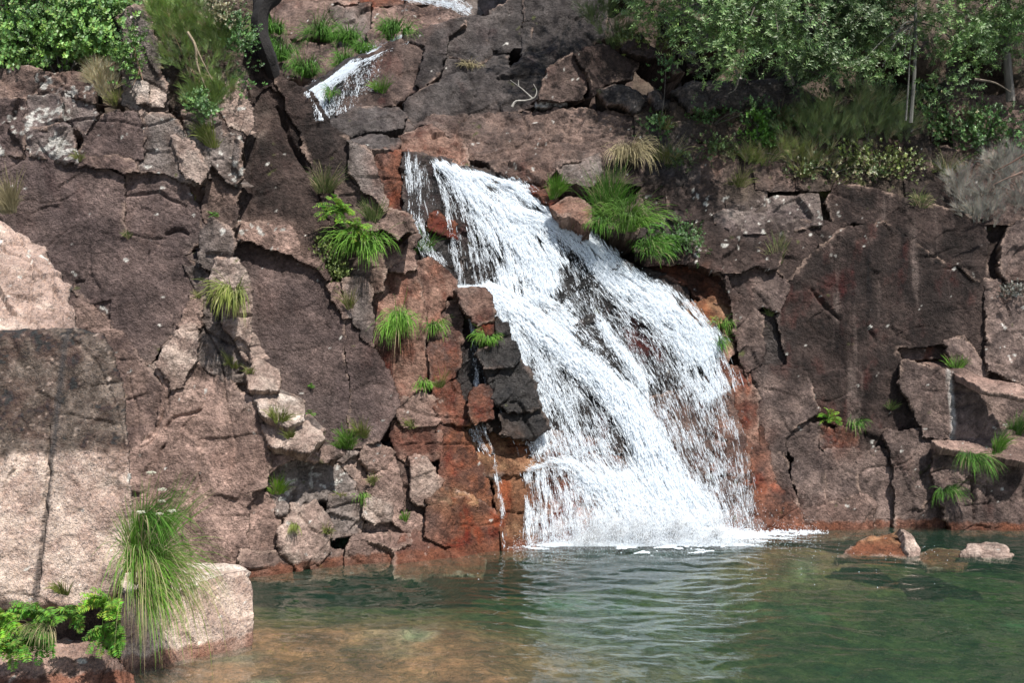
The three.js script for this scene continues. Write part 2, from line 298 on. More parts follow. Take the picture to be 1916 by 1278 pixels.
const buttress = structure('cliff', 'weathered granite buttress with dark patina');
const slabWall = structure('cliff', 'smooth dark granite slab behind the buttress');
const lowRocks = structure('cliff', 'broken granite blocks at the pool edge');
const columns = structure('cliff', 'rust stained granite columns beside the fall');
const fallBed = structure('cliff', 'wet granite bed under the fall');
const rightWall = structure('cliff', 'dark granite wall beyond the fall');
const slope = structure('cliff', 'shaded rocky slope under the trees');
const upper = structure('cliff', 'grey granite shelves round the upper cascade');
const gully = structure('cliff', 'brown granite at the back of the gully');

// --- buttress, left
const L = (name, pts, pal, o) => rock(buttress, name, pts, DL, pal, o);
L('rock_slab', [[-40, 296], [60, 288], [148, 304], [236, 333], [226, 400], [224, 420], [236, 442], [300, 466], [345, 482], [368, 496], [368, 545], [345, 602], [300, 645], [284, 676], [262, 667], [235, 630], [190, 587], [150, 550], [132, 528], [110, 505], [-40, 500]], 'patina', { own: .8, rough: 0.55, round: 0.03, cracks: [{ p: [[136, 540], [142, 530], [160, 525]], w: .03 }] });
L('rock_slab', [[100, 540], [133, 532], [150, 553], [190, 590], [235, 634], [262, 671], [290, 685], [312, 730], [300, 800], [250, 850], [160, 850], [150, 640]], 'patinapink', { rough: 0.7, round: 0.03, proud: -.05 });
L('rock_slab', [[242, 320], [300, 322], [342, 345], [372, 400], [382, 442], [345, 477], [300, 461], [240, 438], [229, 400]], 'patina', { rough: 0.8, round: 0.04, lichen: .22, cracks: [{ p: [[232, 368], [300, 360], [315, 372], [352, 388]], w: .035, d: .08 }, { p: [[310, 437], [340, 430], [352, 437]], w: .05, d: .12 }] });
L('rock_block', [[152, 294], [165, 226], [205, 214], [240, 214], [268, 222], [274, 245], [262, 290], [250, 298], [200, 295]], 'patina', { rough: 0.7, proud: .12, lichen: .34, own: .8, round: 0.05 });
L('rock_block', [[148, 297], [200, 298], [250, 302], [253, 316], [240, 319], [150, 308]], 'patinapink', { proud: .10, round: .03 });
for (const [p, pal, l] of [[[[-40, 128], [70, 130], [74, 160], [60, 184], [-40, 182]], 'brown', .4], [[[60, 187], [108, 182], [120, 200], [116, 234], [72, 246], [50, 236]], 'lichen', .95], [[[110, 166], [140, 165], [176, 200], [179, 216], [160, 246], [135, 236], [118, 226]], 'lichen', .6],
  [[[50, 247], [130, 238], [146, 290], [140, 302], [60, 290], [45, 270]], 'lichen', .8], [[[-40, 188], [46, 194], [49, 270], [40, 288], [-40, 294]], 'patina', .5], [[[75, 145], [150, 140], [182, 160], [176, 190], [120, 166], [80, 180]], 'brown', .5]]) L('rock_block', p, pal, { lichen: l, proud: .1, round: .06, rough: 1.5, own: .9, stain: .2 });
L('rock_block', [[268, 214], [322, 218], [346, 260], [386, 302], [388, 336], [362, 342], [300, 321], [262, 318], [270, 288], [276, 250]], 'grey', { lichen: .4, proud: .05 });
L('rock_block', [[325, 255], [358, 268], [386, 318], [376, 340], [352, 330], [335, 300]], 'beige', { proud: .22, round: .06 });
L('rock_block', [[226, 30], [272, 18], [292, 80], [302, 130], [312, 205], [270, 212], [233, 190], [240, 100]], 'grey', { lichen: .3, proud: -.1, rough: 1.3 });
L('rock_block', [[255, 160], [275, 158], [280, 190], [262, 192]], 'pale', { proud: .1, round: .05 });
L('rock_block', [[278, 176], [308, 180], [306, 194], [280, 190]], 'beige', { proud: .12, round: .04 });
L('rock_block', [[412, 138], [452, 128], [472, 225], [465, 242], [430, 232], [412, 200]], 'beige', { proud: -.25, lichen: .3, bias: .1 });
L('rock_block', [[345, 212], [402, 212], [422, 255], [450, 260], [452, 332], [440, 348], [400, 312], [368, 280]], 'grey', { lichen: .5, proud: -.1, rough: 1.4 });
L('rock_block', [[388, 300], [420, 290], [445, 345], [440, 420], [400, 430], [384, 400], [392, 350]], 'brown', { lichen: .3, proud: -.15, rough: 1.4 });
L('rock_block', [[380, 440], [402, 420], [430, 432], [440, 470], [430, 492], [402, 500], [380, 490]], 'grey', { lichen: .25, proud: .05, rough: 1.5 });
L('rock_block', [[310, 0], [420, -20], [452, 20], [450, 130], [412, 140], [400, 215], [340, 215], [310, 190]], 'soil', { proud: -.8, rough: 1.3, lichen: .1 });
L('rock_block', [[-40, -30], [230, -30], [232, 120], [180, 150], [70, 145], [-40, 130]], 'soil', { proud: -.95, rough: 1.3 });
L('rock_block', [[342, 484], [370, 490], [402, 538], [420, 619], [462, 676], [474, 750], [425, 713], [373, 676], [370, 600], [372, 540]], 'grey', { rough: 1.7, round: .05, lichen: .1, moss: .15 });
L('rock_block', [[406, 488], [441, 492], [457, 512], [468, 545], [466, 600], [464, 672], [450, 648], [420, 600], [402, 536]], 'beige', { proud: .08, rough: 1.3, round: .08, moss: .3 });
L('rock_slab', [[296, 682], [318, 650], [353, 606], [369, 612], [368, 640], [365, 667], [340, 718], [324, 724], [306, 690]], 'beige', { proud: .12, rough: .8, round: .05 });
L('rock_slab', [[244, 850], [300, 802], [312, 728], [300, 690], [322, 726], [342, 722], [368, 676], [424, 715], [474, 752], [492, 800], [500, 850], [500, 905], [462, 920], [460, 1075], [235, 1075]], 'pink', { rough: .85, round: .06, cracks: [{ p: [[312, 800], [330, 780], [375, 770]], w: .04, d: .08 }, { p: [[372, 850], [372, 900], [362, 930], [352, 990]], w: .02 }, { p: [[324, 724], [315, 745], [318, 775]], w: .02 }, { p: [[290, 870], [300, 850], [310, 830]], w: .03 }] });
L('rock_slab', [[340, 610], [362, 560], [372, 566], [372, 604], [356, 604]], 'pink', { proud: .02 });

// --- dark slab behind the buttress
const S = (name, pts, pal, o) => rock(slabWall, name, pts, DS, pal, o);
S('rock_slab', [[430, 440], [496, 452], [535, 471], [546, 486], [580, 493], [601, 516], [618, 541], [639, 566], [641, 600], [643, 680], [651, 760], [652, 845], [560, 845], [470, 760], [440, 680], [430, 480]], 'patina', { own: .92, bias: -.1, rough: .4, round: .04, lichen: .02, run: .12, cracks: [{ p: [[540, 588], [570, 575], [600, 570]], w: .02, d: .03 }, { p: [[480, 650], [540, 660], [600, 650]], w: .02, d: .03 }] });
S('rock_slab', [[642, 602], [665, 592], [677, 610], [687, 643], [711, 677], [733, 717], [748, 756], [733, 778], [705, 822], [658, 835], [656, 700]], 'patina', { own: .8, rough: .5, proud: .04, round: .05, lichen: .02 });
S('rock_block', [[644, 527], [683, 521], [694, 555], [695, 645], [683, 634], [668, 597], [650, 590]], 'grey', { rough: .6, proud: .05, gx: .002, bias: -.2 });
S('rock_block', [[616, 536], [641, 532], [648, 558], [648, 592], [634, 578]], 'pink', { proud: .05 });
S('rock_slab', [[390, 428], [440, 420], [515, 422], [546, 432], [568, 482], [600, 492], [614, 520], [580, 490], [540, 474], [480, 452], [390, 442]], 'pink', { proud: .18, lichen: .5, round: .05 });
S('rock_slab', [[465, 186], [500, 148], [530, 180], [556, 240], [590, 322], [612, 382], [622, 430], [604, 490], [568, 478], [546, 428], [480, 424], [420, 424], [400, 400], [398, 342], [450, 340], [470, 260]], 'dark', { rough: .7, lichen: .16, run: .7, bias: .15, cracks: [{ p: [[520, 200], [540, 260], [575, 320]], w: .06, d: .15 }] });
S('rock_slab', [[500, 108], [524, 147], [578, 174], [612, 232], [650, 262], [660, 300], [695, 350], [722, 390], [700, 430], [640, 440], [625, 430], [612, 378], [590, 318], [556, 236], [530, 178]], 'dark', { rough: .7, proud: .1, lichen: .08, run: .6 });
S('rock_slab', [[478, 60], [500, 100], [530, 178], [500, 150], [470, 190], [450, 130], [455, 60]], 'dark', { proud: .05 });
S('rock_block', [[655, 266], [695, 288], [712, 353], [721, 390], [689, 362], [658, 324]], 'grey', { proud: .22, rough: .6, bias: -.25 });
S('rock_block', [[630, 337], [693, 365], [722, 392], [766, 404], [776, 430], [745, 440], [712, 425], [640, 440]], 'brown', { proud: .12, rough: 1.2 });
S('rock_block', [[600, 430], [712, 424], [716, 540], [640, 545], [610, 520]], 'soil', { proud: -.2 });

// --- steps running down to the right from the buttress
const DT = LIN(18.6, 520, 760, 0.0020, -0.0020);
const T = (name, pts, pal, o) => rock(lowRocks, name, pts, DT, pal, o);
for (const [p, pal, pr] of [[[[462, 676], [489, 676], [519, 690], [522, 706], [515, 727], [470, 725]], 'beige', .15], [[[500, 744], [508, 727], [528, 729], [552, 742], [566, 752], [540, 762]], 'grey', 0], [[[480, 740], [500, 734], [526, 736], [548, 746], [563, 756], [566, 781], [533, 795], [490, 770]], 'pale', .22], [[[556, 784], [578, 778], [602, 800], [592, 812], [565, 797]], 'grey', .05], [[[496, 795], [540, 790], [574, 794], [598, 810], [603, 822], [574, 839], [512, 826]], 'beige', .25]]) T('rock_step', p, pal, { round: .10, rough: .9, gy: -.006, proud: pr, own: .8, thick: .45, jag: .04, wobble: .4, stain: .2, iron: .05 });
T('rock_slab', [[470, 722], [486, 738], [492, 770], [500, 800], [520, 826], [570, 840], [600, 830], [640, 850], [610, 866], [555, 850], [500, 882], [497, 840], [470, 770]], 'pink', { proud: -.03, rough: 1.2 });

// --- broken blocks above the water
const M = (name, pts, pal, o) => rock(lowRocks, name, pts, DM, pal, o);
M('rock_block', [[456, 916], [501, 920], [523, 967], [519, 1010], [520, 1034], [462, 1036]], 'pink', { round: .08, rough: .9 });
M('rock_block', [[522, 1020], [538, 975], [555, 944], [593, 940], [619, 980], [615, 1026], [594, 1052], [560, 1062], [530, 1037]], 'beige', { proud: .18, round: .18, rough: 1.1, bias: .15, lichen: .2, cracks: [{ p: [[560, 960], [580, 990], [600, 1000]], w: .03 }] });
M('rock_block', [[500, 880], [553, 846], [600, 852], [640, 880], [662, 903], [656, 926], [618, 931], [555, 940], [540, 960], [524, 962], [509, 926]], 'grey', { proud: .08, round: .14, rough: 1.2, lichen: .5, moss: .3, bias: -.25, own: .8 });
M('rock_block', [[617, 930], [665, 925], [678, 959], [669, 997], [626, 1002], [614, 967]], 'grey', { rough: 1.5, lichen: .3, moss: .2 });
M('rock_block', [[684, 937], [726, 941], [732, 968], [701, 977], [684, 964]], 'pale', { proud: .22, round: .06, rough: .7 });
M('rock_block', [[674, 974], [732, 974], [774, 1009], [740, 1026], [668, 1005]], 'pink', { proud: .16, round: .09, gy: -.008 });
M('rock_block', [[650, 1070], [660, 1003], [726, 1004], [745, 1050], [742, 1072]], 'pink', { proud: .12, round: .07 });
M('rock_block', [[455, 1032], [520, 1038], [548, 1050], [546, 1085], [450, 1085]], 'brown', { proud: .05, round: .06 });
M('rock_block', [[590, 1052], [620, 1030], [655, 1038], [650, 1080], [585, 1080]], 'brown', { proud: 0, round: .08 });
M('rock_block', [[684, 838], [714, 828], [736, 846], [728, 876], [697, 881], [680, 858]], 'pink', { proud: .15, round: .14, rough: .8 });
M('rock_block', [[696, 880], [735, 862], [752, 930], [746, 962], [728, 942], [690, 926]], 'pink', { proud: .02, rough: 1.1 });
M('rock_block', [[633, 862], [681, 853], [695, 901], [664, 897]], 'beige', { rough: 1.1, bias: .2 });
M('rock_block', [[600, 815], [650, 800], [700, 815], [684, 850], [640, 860], [610, 850]], 'grey', { proud: -.1, gy: -.006, moss: .25 });
M('rock_block', [[664, 900], [694, 905], [692, 938], [670, 930]], 'brown', { proud: -.05 });
M('rock_block', [[728, 945], [748, 965], [790, 968], [800, 1000], [774, 1008], [735, 972]], 'pink', { proud: .05, rough: 1.2 });
M('rock_block', [[742, 752], [792, 740], [822, 752], [826, 782], [813, 790], [757, 797], [741, 782]], 'pink', { proud: .05 });
M('rock_block', [[738, 786], [817, 788], [824, 858], [790, 860], [770, 870], [745, 850]], 'redpink', { rough: 1.1, bias: .15 });
M('rock_block', [[740, 852], [768, 866], [774, 936], [800, 944], [804, 990], [790, 966], [752, 958]], 'brown', { proud: -.05, rough: 1.1 });
M('rock_block', [[771, 859], [796, 858], [825, 899], [825, 930], [802, 943], [774, 936]], 'beige', { proud: .2, round: .07, rough: .6 });
M('rock_slab', [[826, 790], [860, 796], [875, 830], [906, 881], [924, 947], [932, 962], [893, 936], [826, 908], [822, 850]], 'red', { proud: .1, round: .06, iron: .5 });
M('rock_slab', [[800, 940], [828, 912], [893, 938], [905, 945], [858, 934], [815, 950]], 'tan', { proud: .16, round: .04 });
M('rock_slab', [[808, 950], [857, 932], [900, 941], [936, 971], [944, 1045], [875, 1045], [800, 1000]], 'red', { proud: .2, round: .06, iron: .7, rough: .8 });
M('rock_block', [[758, 1000], [802, 994], [880, 1024], [906, 1048], [900, 1075], [740, 1075], [742, 1030]], 'redpink', { proud: .35, gy: -.008, round: .1, rough: 1.3, bias: .2 });

// --- columns beside the fall
const C = (name, pts, pal, o) => rock(columns, name, pts, DC, pal, o);
C('rock_column', [[696, 520], [722, 507], [774, 507], [786, 541], [793, 576], [793, 646], [807, 692], [804, 715], [778, 743], [746, 750], [732, 717], [707, 674], [694, 643], [697, 576]], 'redpink', { rough: .8, run: .9, round: .06, bias: -.12, cracks: [{ p: [[728, 590], [745, 640], [735, 720]], w: .03 }] });
C('rock_block', [[714, 466], [771, 459], [775, 506], [757, 510], [718, 503]], 'pink', { proud: .08 });
C('rock_block', [[710, 421], [743, 410], [771, 424], [786, 446], [772, 462], [715, 467]], 'brown', { proud: .02, rough: 1.2 });
C('rock_block', [[784, 490], [803, 486], [838, 511], [853, 534], [854, 550], [828, 550], [825, 602], [796, 602], [788, 541]], 'redpink', { proud: .05, bias: -.1 });
C('rock_block', [[690, 440], [716, 420], [718, 505], [696, 520], [690, 480]], 'pink', { proud: -.05 });
C('rock_block', [[795, 600], [858, 560], [862, 640], [806, 655]], 'brown', { proud: -.1 });
C('rock_block', [[854, 543], [908, 539], [920, 556], [920, 598], [894, 603], [873, 584], [862, 566]], 'brown', { proud: .3, round: .09, rough: .8 });
C('rock_block', [[893, 601], [929, 600], [934, 625], [898, 632]], 'red', { proud: .25, round: .04 });
C('rock_block', [[928, 600], [947, 607], [962, 646], [973, 667], [962, 680], [908, 688], [897, 662], [934, 632]], 'wet', { proud: .3, round: .09, bias: .2, rough: 1.5, moss: .25 });
C('rock_block', [[806, 646], [856, 638], [860, 684], [828, 714], [808, 714]], 'wetred', { proud: .05, bias: -.1 });
C('rock_block', [[855, 630], [897, 632], [908, 690], [915, 735], [940, 775], [945, 810], [876, 792], [838, 718], [858, 684]], 'wet', { proud: -.1 });
C('rock_block', [[910, 690], [968, 677], [1001, 717], [1010, 760], [947, 773], [914, 735]], 'wet', { proud: .2, bias: .15, rough: 1.6, round: .09, moss: .2 });
C('rock_block', [[940, 775], [1010, 762], [1025, 800], [1000, 820], [938, 812]], 'wet', { proud: .1, rough: 1.5, round: .08 });
C('rock_block', [[890, 727], [915, 731], [918, 784], [888, 789], [880, 760]], 'wetred', { proud: .3, bias: -.4 });
C('rock_block', [[820, 716], [850, 716], [884, 790], [830, 792], [808, 745]], 'wetred', { proud: .02, bias: -.2 });

// --- bed of the fall
const F = (name, pts, pal, o) => rock(fallBed, name, pts, DF, pal, o);
F('rock_slab', [[690, 276], [760, 284], [758, 390], [722, 394], [706, 337]], 'red', { proud: -.05, iron: .6, cracks: [{ p: [[706, 335], [758, 338]], w: .03 }] });
F('rock_slab', [[756, 286], [830, 300], [850, 400], [858, 470], [860, 545], [790, 490], [770, 430], [757, 380]], 'wet', { round: .04, moss: .35, bias: .1 });
F('rock_block', [[808, 402], [822, 398], [850, 420], [852, 446], [830, 440], [803, 425]], 'red', { proud: .22, round: .06 });
F('rock_block', [[800, 430], [832, 440], [856, 450], [858, 495], [825, 500], [795, 470]], 'wet', { proud: .12 });
F('rock_slab', [[826, 300], [960, 335], [985, 357], [1040, 400], [1010, 480], [960, 560], [880, 545], [850, 440]], 'wet', { moss: .3, rough: 1.3, bias: .1 });
F('rock_slab', [[1038, 398], [1100, 440], [1130, 488], [1180, 500], [1130, 600], [1050, 610], [960, 562], [1010, 480]], 'wet', { moss: .3, rough: 1.4, proud: .1 });
F('rock_slab', [[1130, 490], [1180, 492], [1285, 540], [1290, 600], [1330, 630], [1350, 700], [1200, 760], [1120, 640], [1130, 590]], 'wet', { rough: 1.2, bias: .15, iron: .3 });
F('rock_block', [[1075, 610], [1110, 592], [1150, 640], [1165, 700], [1130, 690], [1090, 650]], 'wet', { proud: .28, round: .12, bias: .25 });
F('rock_slab', [[905, 545], [960, 560], [1050, 610], [1130, 690], [1200, 760], [1150, 850], [1010, 830], [980, 730], [960, 640]], 'wet', { rough: 1.2, bias: .1, iron: .3 });
F('rock_slab', [[1000, 800], [1150, 840], [1230, 1050], [980, 1050], [985, 880]], 'redpink', { rough: 1.1, bias: .05, mat: wetMat, proud: .1 });
F('rock_slab', [[1150, 845], [1200, 758], [1350, 700], [1400, 850], [1400, 1050], [1230, 1050]], 'brown', { rough: 1.1, bias: .25, mat: wetMat });
F('rock_slab', [[858, 796], [959, 793], [1003, 826], [1014, 870], [959, 884], [905, 884], [875, 832]], 'tan', { proud: .15, gy: -.004, round: .08, bias: .1 });
F('rock_block', [[925, 880], [979, 878], [986, 959], [1000, 1045], [944, 1045], [930, 950]], 'tan', { proud: .12, iron: .6, bias: .3, round: .05, cracks: [{ p: [[940, 955], [985, 962]], w: .02 }] });
F('rock_slab', [[1340, 690], [1392, 690], [1417, 749], [1417, 850], [1381, 852], [1356, 783]], 'redpink', { proud: .02, iron: .6, bias: .0 });
F('rock_slab', [[1339, 790], [1380, 848], [1424, 800], [1450, 911], [1498, 965], [1512, 1010], [1363, 1020], [1330, 881]], 'red', { iron: .5, bias: -.1, round: .04, lichen: .05 });
F('rock_slab', [[1173, 494], [1245, 480], [1313, 497], [1364, 540], [1370, 568], [1313, 560], [1283, 533], [1228, 520]], 'red', { proud: -.1, bias: .15, gy: -.006, rough: 1.3, iron: .3 });
F('rock_block', [[1281, 571], [1339, 561], [1372, 575], [1362, 593], [1328, 612], [1287, 594]], 'tan', { proud: .12, gy: -.004 });
F('rock_block', [[1288, 598], [1328, 612], [1366, 592], [1372, 660], [1345, 690], [1330, 628]], 'redpink', { proud: .0 });

// --- wall beyond the fall
const W = (name, pts, pal, o) => rock(rightWall, name, pts, DR, pal, o);
W('rock_slab', [[1477, 528], [1509, 485], [1581, 427], [1654, 419], [1739, 479], [1807, 513], [1843, 549], [1843, 700], [1824, 717], [1782, 700], [1765, 641], [1671, 649], [1681, 679], [1698, 724], [1715, 777], [1712, 812], [1590, 812], [1517, 768], [1475, 690], [1454, 596]], 'dark', { own: .85, rough: .6, round: .03, lichen: .12, run: .8, bias: .0, iron: .12, weep: .6, cracks: [{ p: [[1515, 540], [1540, 570], [1570, 600]], w: .05, d: .1 }, { p: [[1620, 610], [1640, 640]], w: .05 }] });
W('rock_slab', [[1448, 440], [1500, 415], [1560, 418], [1581, 424], [1509, 482], [1470, 525], [1440, 484]], 'dark', { rough: .9, lichen: .2, proud: .02 });
W('rock_slab', [[1548, 384], [1560, 349], [1607, 349], [1707, 378], [1784, 397], [1840, 420], [1846, 545], [1807, 507], [1739, 472], [1654, 414], [1560, 420]], 'dark', { rough: .7, lichen: .15, run: .7, proud: .04, bias: .0, own: .8, weep: .5 });
W('rock_slab', [[1339, 507], [1398, 485], [1437, 485], [1456, 519], [1473, 536], [1456, 580], [1424, 571], [1415, 580], [1373, 541]], 'wall', { rough: .8, proud: .12, bias: .15, lichen: .12 });
W('rock_column', [[1356, 519], [1373, 552], [1415, 582], [1425, 604], [1425, 674], [1398, 692], [1381, 656], [1372, 583]], 'wall', { rough: .7, proud: .25, bias: .12 });
W('rock_slab', [[1424, 590], [1456, 585], [1470, 685], [1426, 685]], 'slate', { proud: -.1 });
W('rock_slab', [[1392, 692], [1441, 685], [1505, 694], [1527, 767], [1468, 812], [1464, 852], [1413, 852], [1414, 741]], 'wall', { rough: .7, bias: .15, proud: .1, cracks: [{ p: [[1398, 690], [1410, 720], [1418, 755]], w: .05, d: .12 }] });
W('rock_column', [[1412, 850], [1464, 850], [1470, 872], [1486, 935], [1500, 970], [1466, 950], [1442, 911]], 'wall', { rough: .7, proud: .25, bias: .05 });
W('rock_slab', [[1688, 678], [1739, 690], [1786, 698], [1850, 720], [1930, 742], [1930, 812], [1807, 824], [1731, 812], [1713, 775], [1684, 717]], 'wall', { rough: .7, proud: .3, bias: .05, run: .6, paint: (c, P) => { const s = Math.abs(P.x - 9.12 - 0.04 * noise(P.y * 2, 1, 1)), k = 0.8 * sstep(.10, .03, s) * sstep(-.2, .2, noise(P.x * 14, P.y * 2, 4) + .15); c[0] = mixf(c[0], .45, k); c[1] = mixf(c[1], .42, k); c[2] = mixf(c[2], .39, k); } });
W('ledge_top', [[1692, 668], [1760, 671], [1824, 706], [1930, 728], [1930, 743], [1833, 726], [1786, 700], [1739, 684]], 'pink', { proud: .38, gy: -.03, wobble: .2, rough: .5, thick: .12, own: .9 });
W('rock_slab', [[1880, 434], [1930, 400], [1930, 508], [1884, 530], [1867, 494]], 'wall', { proud: .1, lichen: .2, rough: 1.2 });
W('rock_slab', [[1843, 528], [1884, 530], [1930, 515], [1930, 722], [1900, 713], [1846, 692]], 'wall', { lichen: .3, rough: 1.3, moss: .2 });
W('rock_slab', [[1840, 410], [1880, 400], [1884, 434], [1868, 494], [1880, 530], [1846, 530]], 'dark', { proud: -.15, rough: 1.2 });
W('rock_slab', [[1765, 641], [1800, 630], [1846, 690], [1826, 716], [1784, 700]], 'wall', { proud: .0 });
W('rock_slab', [[1670, 647], [1765, 640], [1768, 672], [1690, 668]], 'wall', { proud: -.22, iron: .6 });
W('ledge_top', [[1747, 829], [1834, 819], [1930, 812], [1930, 866], [1840, 848], [1757, 838]], 'pink', { proud: .65, gy: -.016, wobble: .2, rough: .7, thick: .15, own: .8, bias: .1 });
W('rock_block', [[1749, 834], [1840, 848], [1930, 866], [1930, 1000], [1822, 1000], [1780, 1000], [1755, 911], [1748, 869]], 'wall', { proud: .55, rough: 1.1, bias: .05, lichen: .18, cracks: [{ p: [[1822, 880], [1822, 970]], w: .05, d: .15 }, { p: [[1846, 900], [1850, 970]], w: .03, d: .08 }] });
for (const [p, pal, pr, b] of [[[[1657, 811], [1731, 806], [1749, 838], [1763, 911], [1725, 937], [1714, 1000], [1677, 1000], [1669, 844]], 'wall', .2, .1], [[[1603, 844], [1666, 843], [1678, 881], [1673, 1000], [1635, 1000], [1629, 929], [1603, 924]], 'wall', .12, -.1], [[[1540, 847], [1600, 843], [1603, 924], [1543, 942]], 'wall', .15, -.1], [[[1485, 860], [1538, 849], [1541, 943], [1498, 956], [1483, 899]], 'wall', .12, 0],
  [[[1464, 817], [1502, 789], [1532, 795], [1536, 848], [1484, 858]], 'wall', .05, .15], [[[1536, 801], [1600, 807], [1600, 842], [1542, 845]], 'wetred', .0, -.1], [[[1600, 806], [1660, 806], [1668, 846], [1604, 842]], 'dark', -.05, 0], [[[1711, 936], [1756, 928], [1763, 1000], [1717, 1000]], 'wall', .2, .15]]) W('rock_column', p, pal, { proud: pr, bias: b, rough: .8, round: .06 });
W('rock_block', [[1497, 959], [1550, 946], [1623, 925], [1633, 935], [1631, 1000], [1556, 1010], [1504, 1010]], 'pink', { proud: .3, bias: .25, round: .07, gy: -.002 });

// --- shaded slope under the trees
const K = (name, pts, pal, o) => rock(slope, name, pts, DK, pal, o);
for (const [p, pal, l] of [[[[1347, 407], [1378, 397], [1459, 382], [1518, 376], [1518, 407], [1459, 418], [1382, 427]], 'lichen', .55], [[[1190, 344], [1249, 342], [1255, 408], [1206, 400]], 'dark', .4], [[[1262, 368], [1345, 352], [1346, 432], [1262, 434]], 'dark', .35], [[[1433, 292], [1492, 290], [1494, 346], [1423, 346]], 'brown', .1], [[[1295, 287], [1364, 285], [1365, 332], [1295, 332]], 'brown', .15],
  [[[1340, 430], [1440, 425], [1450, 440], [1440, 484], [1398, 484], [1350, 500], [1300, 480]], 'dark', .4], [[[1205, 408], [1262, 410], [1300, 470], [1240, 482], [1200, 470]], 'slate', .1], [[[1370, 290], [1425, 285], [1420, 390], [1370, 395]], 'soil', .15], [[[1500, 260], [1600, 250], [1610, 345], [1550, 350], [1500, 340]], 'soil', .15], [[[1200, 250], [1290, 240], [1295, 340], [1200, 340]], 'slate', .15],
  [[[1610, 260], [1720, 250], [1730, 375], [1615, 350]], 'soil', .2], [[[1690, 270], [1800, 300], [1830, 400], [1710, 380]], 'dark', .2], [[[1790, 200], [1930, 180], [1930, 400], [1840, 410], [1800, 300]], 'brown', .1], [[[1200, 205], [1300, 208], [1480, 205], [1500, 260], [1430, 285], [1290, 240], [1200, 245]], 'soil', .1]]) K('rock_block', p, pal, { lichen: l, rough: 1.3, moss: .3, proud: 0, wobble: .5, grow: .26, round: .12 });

// --- ledge over the lip
const G = (name, pts, pal, o) => rock(upper, name, pts, DG, pal, o);
G('rock_shelf', [[783, 243], [816, 222], [911, 208], [1005, 213], [1120, 208], [1192, 215], [1202, 260], [1150, 296], [1100, 306], [1050, 314], [1018, 342], [951, 334], [900, 304], [868, 300], [864, 266], [803, 242]], 'brown', { rough: 1.5, ledges: 3.2, round: .05, lichen: .2, bias: -.1, iron: .05, cracks: [{ p: [[870, 300], [950, 290], [1000, 262], [1080, 270], [1180, 250]], w: .03 }] });
G('rock_block', [[746, 260], [803, 240], [866, 266], [874, 312], [816, 301], [752, 287]], 'redpink', { proud: .12, bias: -.2, run: .2, rough: 1.2, iron: .2 });
G('rock_block', [[950, 330], [1020, 338], [1040, 378], [1030, 385], [985, 354]], 'red', { proud: -.25, bias: .3 });
G('rock_block', [[1043, 313], [1120, 295], [1122, 338], [1096, 345], [1052, 338]], 'grey', { proud: .12 });
G('rock_block', [[1034, 387], [1065, 369], [1104, 387], [1101, 416], [1045, 402]], 'redpink', { proud: -.05, bias: -.35, run: 0, iron: .05, round: .08 });
G('rock_block', [[1030, 342], [1100, 340], [1180, 320], [1205, 400], [1190, 436], [1140, 430], [1118, 420], [1100, 390], [1064, 366]], 'soil', { proud: -.6, moss: .5 });
G('rock_block', [[1120, 296], [1190, 262], [1204, 300], [1196, 345], [1124, 340]], 'dark', { proud: .0, lichen: .2 });

// --- upper rocks
const Q = (name, pts, pal, o) => rock(upper, name, pts, DU, pal, { grow: .17, round: .09, ...o });
Q('rock_block', [[820, 87], [830, 57], [867, 37], [930, 27], [920, 88], [894, 116], [857, 103]], 'slate', { round: .16, rough: .7, bias: -.3 });
Q('rock_slab', [[928, 27], [993, -30], [987, 78], [951, 89], [921, 86]], 'slate', { rough: .7, bias: .15 });
Q('rock_slab', [[990, -40], [1130, -40], [1125, 67], [1072, 99], [985, 106]], 'slate', { rough: .8, run: .8, bias: .25 });
Q('rock_slab', [[989, 112], [1067, 105], [1034, 132], [1017, 190], [951, 206], [942, 150]], 'slate', { proud: .2, bias: .2 });
Q('rock_slab', [[766, 197], [816, 165], [853, 148], [944, 130], [953, 204], [884, 211], [830, 221], [783, 235], [764, 217]], 'slate', { proud: .15, rough: .9, bias: -.05, run: .5 });
Q('rock_slab', [[680, 112], [763, 78], [785, 73], [812, 77], [805, 130], [786, 157], [769, 170], [729, 187], [668, 206], [640, 215], [655, 160]], 'brown', { proud: .05, run: .9, bias: .3, rough: .8, iron: .12, own: .8 });
Q('rock_block', [[763, 71], [862, 42], [832, 60], [816, 128], [790, 157], [808, 80]], 'slate', { proud: .2, bias: .2 });
Q('rock_block', [[800, 120], [850, 105], [900, 118], [940, 100], [945, 132], [860, 148], [800, 170], [786, 158]], 'slate', { proud: -.2 });
Q('rock_block', [[609, 234], [668, 208], [736, 204], [750, 215], [748, 233], [695, 238], [642, 251]], 'slate', { proud: .9, bias: -.3, round: .1, rough: .6, gy: -.004 });
Q('rock_block', [[640, 248], [695, 238], [760, 232], [770, 250], [740, 264], [690, 258], [655, 266]], 'slate', { proud: .2 });
Q('rock_block', [[653, 262], [695, 253], [738, 262], [731, 272], [695, 278]], 'slate', { proud: 1.6, bias: -.4, gy: -.02 });
Q('rock_slab', [[575, 170], [610, 150], [660, 110], [690, 108], [660, 205], [620, 225], [590, 200]], 'wet', { proud: .1, moss: .2 });
